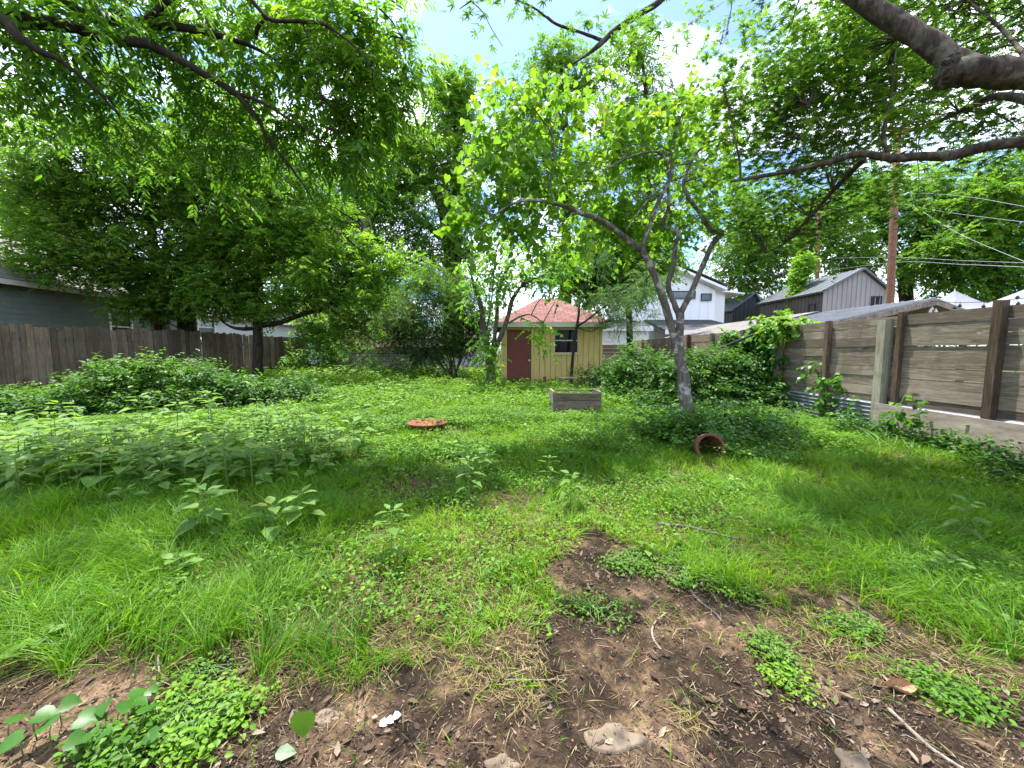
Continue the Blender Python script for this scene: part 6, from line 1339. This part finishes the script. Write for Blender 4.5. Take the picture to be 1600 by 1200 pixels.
# large heart-shaped leaves at the bottom left
q = Geo(); hl = [(205, 1120, .075), (170, 1135, .06), (125, 1160, .075), (60, 1165, .07), (100, 1140, .06), (230, 1160, .06), (150, 1190, .06), (40, 1190, .075), (250, 1180, .055), (190, 1150, .06), (215, 1135, .05), (85, 1175, .065), (20, 1170, .06), (110, 1192, .06), (180, 1185, .05), (235, 1110, .045)]
for px, py, s_ in hl:
    p_ = GP(px, py); p_[2] += .08 + .05 * rng.random(); a = rng.uniform(0, 6.28); leaves(q, p_[None], np.array([[math.cos(a), math.sin(a), -.15]]), unit(rdir(1) * .4 + np.array([[0, -.2, 1.]])), s_, s_ * .95, T_HEA, .2, np.array([.45])); q.tube([p_ - np.array([.03, -.02, .12]), p_ - np.array([.01, 0, .04]), p_], [.003, .0025, .002], 4, 3, mi=1)
tag(q.build('heart_leaved_weed', [M['vine'], M['stem']], origin=GP(150, 1165), smooth=True), 'sprawling weed with large glossy heart shaped leaves at the bottom left', 'weed')
q = Geo(); p_ = GP(478, 1165); c = p_ + np.array([0, 0, .06]); q.tube([p_ - np.array([0, 0, .02]), c], [.0025, .002], 5, 1, mi=1); leaves(q, c[None] + np.array([[0, 0, .075]]), np.array([[.05, -.35, -1.]]), np.array([[.1, -.8, .75]]), .085, .085, T_HEA, .1, np.array([.6]))
tag(q.build('redbud_seedling', [M['redbud'], M['stem']], origin=p_, smooth=True), 'seedling with one upright heart shaped leaf on the bare soil', 'seedling')
q = Geo(); p_ = GP(448, 1190); leaves(q, p_[None] + np.array([[-.04, 0, .03]]), np.array([[1., .1, .1]]), np.array([[.1, -.3, 1.]]), .07, .05, T_OVA, .25); tag(q.build('pale_leaf', M['paleleaf'], origin=p_), 'pale greyish green fallen leaf at the bottom edge', 'leaf')
q = Geo(); p_ = GP(478, 1150 + 8)
# sticks, stones, scraps
def stick(pts, r0, r1, label, mat='deadwood', lift=.006):
    w_pts = []
    for px, py in pts: p_ = GP(px, py); p_[2] = float(zground(p_[0], p_[1])) + lift; w_pts.append(p_)
    q = Geo(); q.tube(w_pts, np.linspace(r0, r1, len(w_pts)), 7, 4, .08); tag(q.build('fallen_stick', M[mat], origin=w_pts[0], smooth=True), label, 'stick')
stick([(1028, 828), (1070, 832), (1110, 842), (1152, 853)], .013, .008, 'thick pale fallen branch lying at the grass edge above the bare soil', 'bark_grey', .05)
stick([(1388, 1106), (1425, 1142), (1460, 1172), (1515, 1210)], .008, .006, 'long straight grey stick at the lower right corner')
stick([(1072, 912), (1090, 940), (1118, 960), (1132, 978)], .009, .006, 'curved grey stick on the bare soil path', 'bark_grey')
stick([(1040, 958), (1022, 975), (1020, 998), (1036, 1022)], .006, .005, 'thin bent pale twig left of the curved stick')
stick([(252, 995), (256, 1012), (248, 1035), (250, 1062)], .005, .004, 'wavy pale twig on leaf litter at the left foreground', lift=.03)
stick([(-10, 958), (40, 940), (80, 925)], .009, .006, 'grey stick lying in shaded grass at the left edge', lift=.1)
stick([(1310, 935), (1340, 955), (1370, 975)], .010, .008, 'dark stick at the right edge of the bare soil', 'bark_grey', .01)
stick([(810, 975), (840, 978), (862, 976)], .006, .004, 'short dark twig at the grass edge in the middle', 'bark_grey')
stick([(1455, 1025), (1480, 1040), (1492, 1045)], .006, .004, 'short pale twig on the right bare soil')
stick([(790, 1062), (840, 1064), (880, 1063)], .004, .002, 'thin straw coloured twig in the middle of the bare soil')
stick([(1240, 1085), (1290, 1110), (1330, 1128)], .005, .003, 'thin brown twig below the lime creeping weed', 'bark_grey')
def stone(px, py, rx, ry, hz, label, mat='stone'):
    c = GP(px, py); ex = abs(GP(px + rx, py)[0] - c[0]); ey = abs(GP(px, py - ry)[1] - c[1]); q = Geo(); n_ = 22; prev = None; V = []; ringr = (1.06, 1.0, .86, .5)
    ph = rng.uniform(0, 6.28, 4); am = rng.uniform(.05, .13, 4)
    for ri, (rr_, zz_) in enumerate(zip(ringr, (-.03, hz * .7, hz, hz * 1.05))):
        for k_ in range(n_):
            a = k_ / n_ * 6.2832; w_ = rr_ * (1 + sum(am[j] * math.sin((j + 2) * a + ph[j]) for j in range(4))); V.append((c[0] + math.cos(a) * ex * w_, c[1] + math.sin(a) * ey * w_, float(zground(c[0], c[1])) + zz_ + (rng.normal(0, .003) if zz_ > 0 else 0)))
    L_ = []; Z_ = []
    for i in range(3):
        for k_ in range(n_): a, b = i * n_ + k_, i * n_ + (k_ + 1) % n_; L_ += [a, b, b + n_, a + n_]; Z_.append(4)
    L_ += [3 * n_ + k_ for k_ in range(n_)]; Z_.append(n_)
    q.add(V, L_, Z_); tag(q.build('flat_stone', M[mat], origin=c, smooth=True), label, 'stone')
stone(958, 1158, 42, 22, .010, 'flat pale limestone set in the bare soil at the bottom middle')
stone(785, 1195, 26, 14, .007, 'small brown stone at the bottom edge left of the flat limestone')
stone(512, 1122, 24, 12, .006, 'half buried tan stone at the left of the bare soil')
stone(1335, 1192, 24, 22, .009, 'yellowish stone cut by the bottom edge at the right')
q = Geo(); p_ = GP(606, 1130)
for k_ in range(3):
    a = rng.uniform(-.4, .4); leaves(q, (p_ + np.array([-.03 + .022 * k_, .008 * k_, .012]))[None], np.array([[math.cos(a), math.sin(a), .25 * (k_ - 1)]]), np.array([[.2 * (k_ - 1), -.4, 1.]]), .034, .03, T_LAN, .2)
tag(q.build('paper_scrap', M['paper'], origin=p_), 'crumpled white paper scrap on the bare soil', 'litter')
q = Geo(); p_ = GP(1408, 1082); a = np.linspace(0, math.pi * 1.25, 12); V = []
for j, s_ in enumerate((-1, -.5, 0, .5, 1)):
    w_ = .036 * (1 - .75 * abs(s_) ** 1.6)
    for t_ in a: V.append((p_[0] + s_ * .055 + .01 * math.cos(t_), p_[1] - math.cos(t_) * w_ * .9 * (1 if True else 0), p_[2] + .03 - math.sin(t_) * w_ * .75 + .01 * abs(s_)))
L_ = []; Z_ = []
for j in range(4):
    for k_ in range(11): i_ = j * 12 + k_; L_ += [i_, i_ + 12, i_ + 13, i_ + 1]; Z_.append(4)
q.add(V, L_, Z_); tag(q.build('curled_leaf', M['dryleaf'], origin=p_, smooth=True), 'large curled brown dry leaf on the right bare soil', 'leaf')
# dead boughs near the back left
for pts, r_, lab in (([(523, 590, 17.6), (545, 575, 17.5), (565, 560, 17.4), (586, 547, 17.3)], .035, 'bare pale bough slanting up out of the back shrubs'), ([(503, 596, 18.4), (502, 560, 18.4), (497, 535, 18.4), (490, 515, 18.4)], .04, 'bare grey upright bough at the back left shrub'), ([(510, 556, 18.3), (520, 535, 18.2), (530, 523, 18.1), (538, 520, 18.1)], .025, 'curved bare bough beside the grey upright bough'), ([(1240 - 948, 568, 9.6), (305, 578, 9.5), (328, 594, 9.4)], .03, 'dark broken board leaning out of the left bushes')):
    q = Geo(); w_pts = [P(*p) for p in pts]; q.tube(w_pts, np.linspace(r_, r_ * .5, len(w_pts)), 7, 4, .06); tag(q.build('dead_bough', M['deadwood'] if 'dark' not in lab else M['post_brown'], origin=w_pts[0], smooth=True), lab, 'bough')
CLOUD_OFF = (9.9, 9.3, 0); SUN_E = 3.9; EXPO = 1.7
# ================================================================ camera, sky, sun
cam = bpy.data.cameras.new('camera'); co = bpy.data.objects.new('camera', cam); C.objects.link(co)
co.location = (0, 0, CAM_H); co.rotation_euler = (math.pi / 2 - PITCH, 0, 0)
cam.sensor_width = 36; cam.lens = F / 1600 * 36; cam.clip_end = 2000; cam.clip_start = .05
sc = bpy.context.scene; sc.camera = co
SUN = Vector((-.15, .22, .96)).normalized()
w_ = bpy.data.worlds.new('World'); sc.world = w_; w_.use_nodes = True; nt = w_.node_tree; nt.nodes.clear(); L = nt.links.new
out = N(nt, 'ShaderNodeOutputWorld'); bg = N(nt, 'ShaderNodeBackground'); bg.inputs['Strength'].default_value = .15
sky = N(nt, 'ShaderNodeTexSky', sky_type='NISHITA'); sky.sun_disc = False
sky.sun_elevation = math.asin(SUN.z); sky.sun_rotation = math.atan2(SUN.x, SUN.y)
tc = N(nt, 'ShaderNodeTexCoord'); sep = N(nt, 'ShaderNodeSeparateXYZ'); L(tc.outputs['Generated'], sep.inputs[0])
mz = N(nt, 'ShaderNodeMath', operation='MAXIMUM'); L(sep.outputs[2], mz.inputs[0]); mz.inputs[1].default_value = 0
az = N(nt, 'ShaderNodeMath', operation='ADD'); L(mz.outputs[0], az.inputs[0]); az.inputs[1].default_value = .22
dv = N(nt, 'ShaderNodeVectorMath', operation='DIVIDE'); L(tc.outputs['Generated'], dv.inputs[0])
cx = N(nt, 'ShaderNodeCombineXYZ')
for i in range(2): L(az.outputs[0], cx.inputs[i])
cx.inputs[2].default_value = 1; L(cx.outputs[0], dv.inputs[1])
mp = N(nt, 'ShaderNodeMapping'); mp.inputs['Location'].default_value = CLOUD_OFF; mp.inputs['Scale'].default_value = (1, 1, .0); L(dv.outputs[0], mp.inputs['Vector'])
cn = noise(nt, mp.outputs[0], 1.35, 9, .58, .35)
cr = ramp(nt, [(.44, (0, 0, 0)), (.61, (1, 1, 1))]); L(cn.outputs[0], cr.inputs[0])
sh = ramp(nt, [(.45, (11., 11.2, 11.6)), (.68, (4.2, 4.5, 5.2))]); L(cn.outputs[0], sh.inputs[0])
sky.dust_density = 1.5; sky.ozone_density = 2.0
sg = N(nt, 'ShaderNodeMix', data_type='RGBA', blend_type='MULTIPLY'); sg.inputs[0].default_value = 1; L(sky.outputs[0], sg.inputs[6]); sg.inputs[7].default_value = (.6, .7, .86, 1)
mx = N(nt, 'ShaderNodeMix', data_type='RGBA'); L(cr.outputs[0], mx.inputs[0]); L(sg.outputs[2], mx.inputs[6]); L(sh.outputs[0], mx.inputs[7])
L(mx.outputs[2], bg.inputs['Color']); L(bg.outputs[0], out.inputs[0])
sl = bpy.data.lights.new('sun', 'SUN'); sl.energy = SUN_E; sl.angle = math.radians(.53); sl.color = (1, .955, .88)
so = bpy.data.objects.new('sun', sl); C.objects.link(so); so.rotation_euler = SUN.to_track_quat('Z', 'Y').to_euler(); so.location = SUN * 60
vs = sc.view_settings; sc.display_settings.display_device = 'sRGB'
vs.view_transform = 'Standard'; vs.look = 'None'; vs.gamma = 1; vs.exposure = EXPO
sc.render.engine = 'CYCLES'; cy = sc.cycles
cy.max_bounces = 8; cy.diffuse_bounces = 5; cy.glossy_bounces = 2; cy.transmission_bounces = 5; cy.transparent_max_bounces = 4
cy.caustics_reflective = False; cy.caustics_refractive = False; cy.use_denoising = True
cy.sample_clamp_indirect = 6
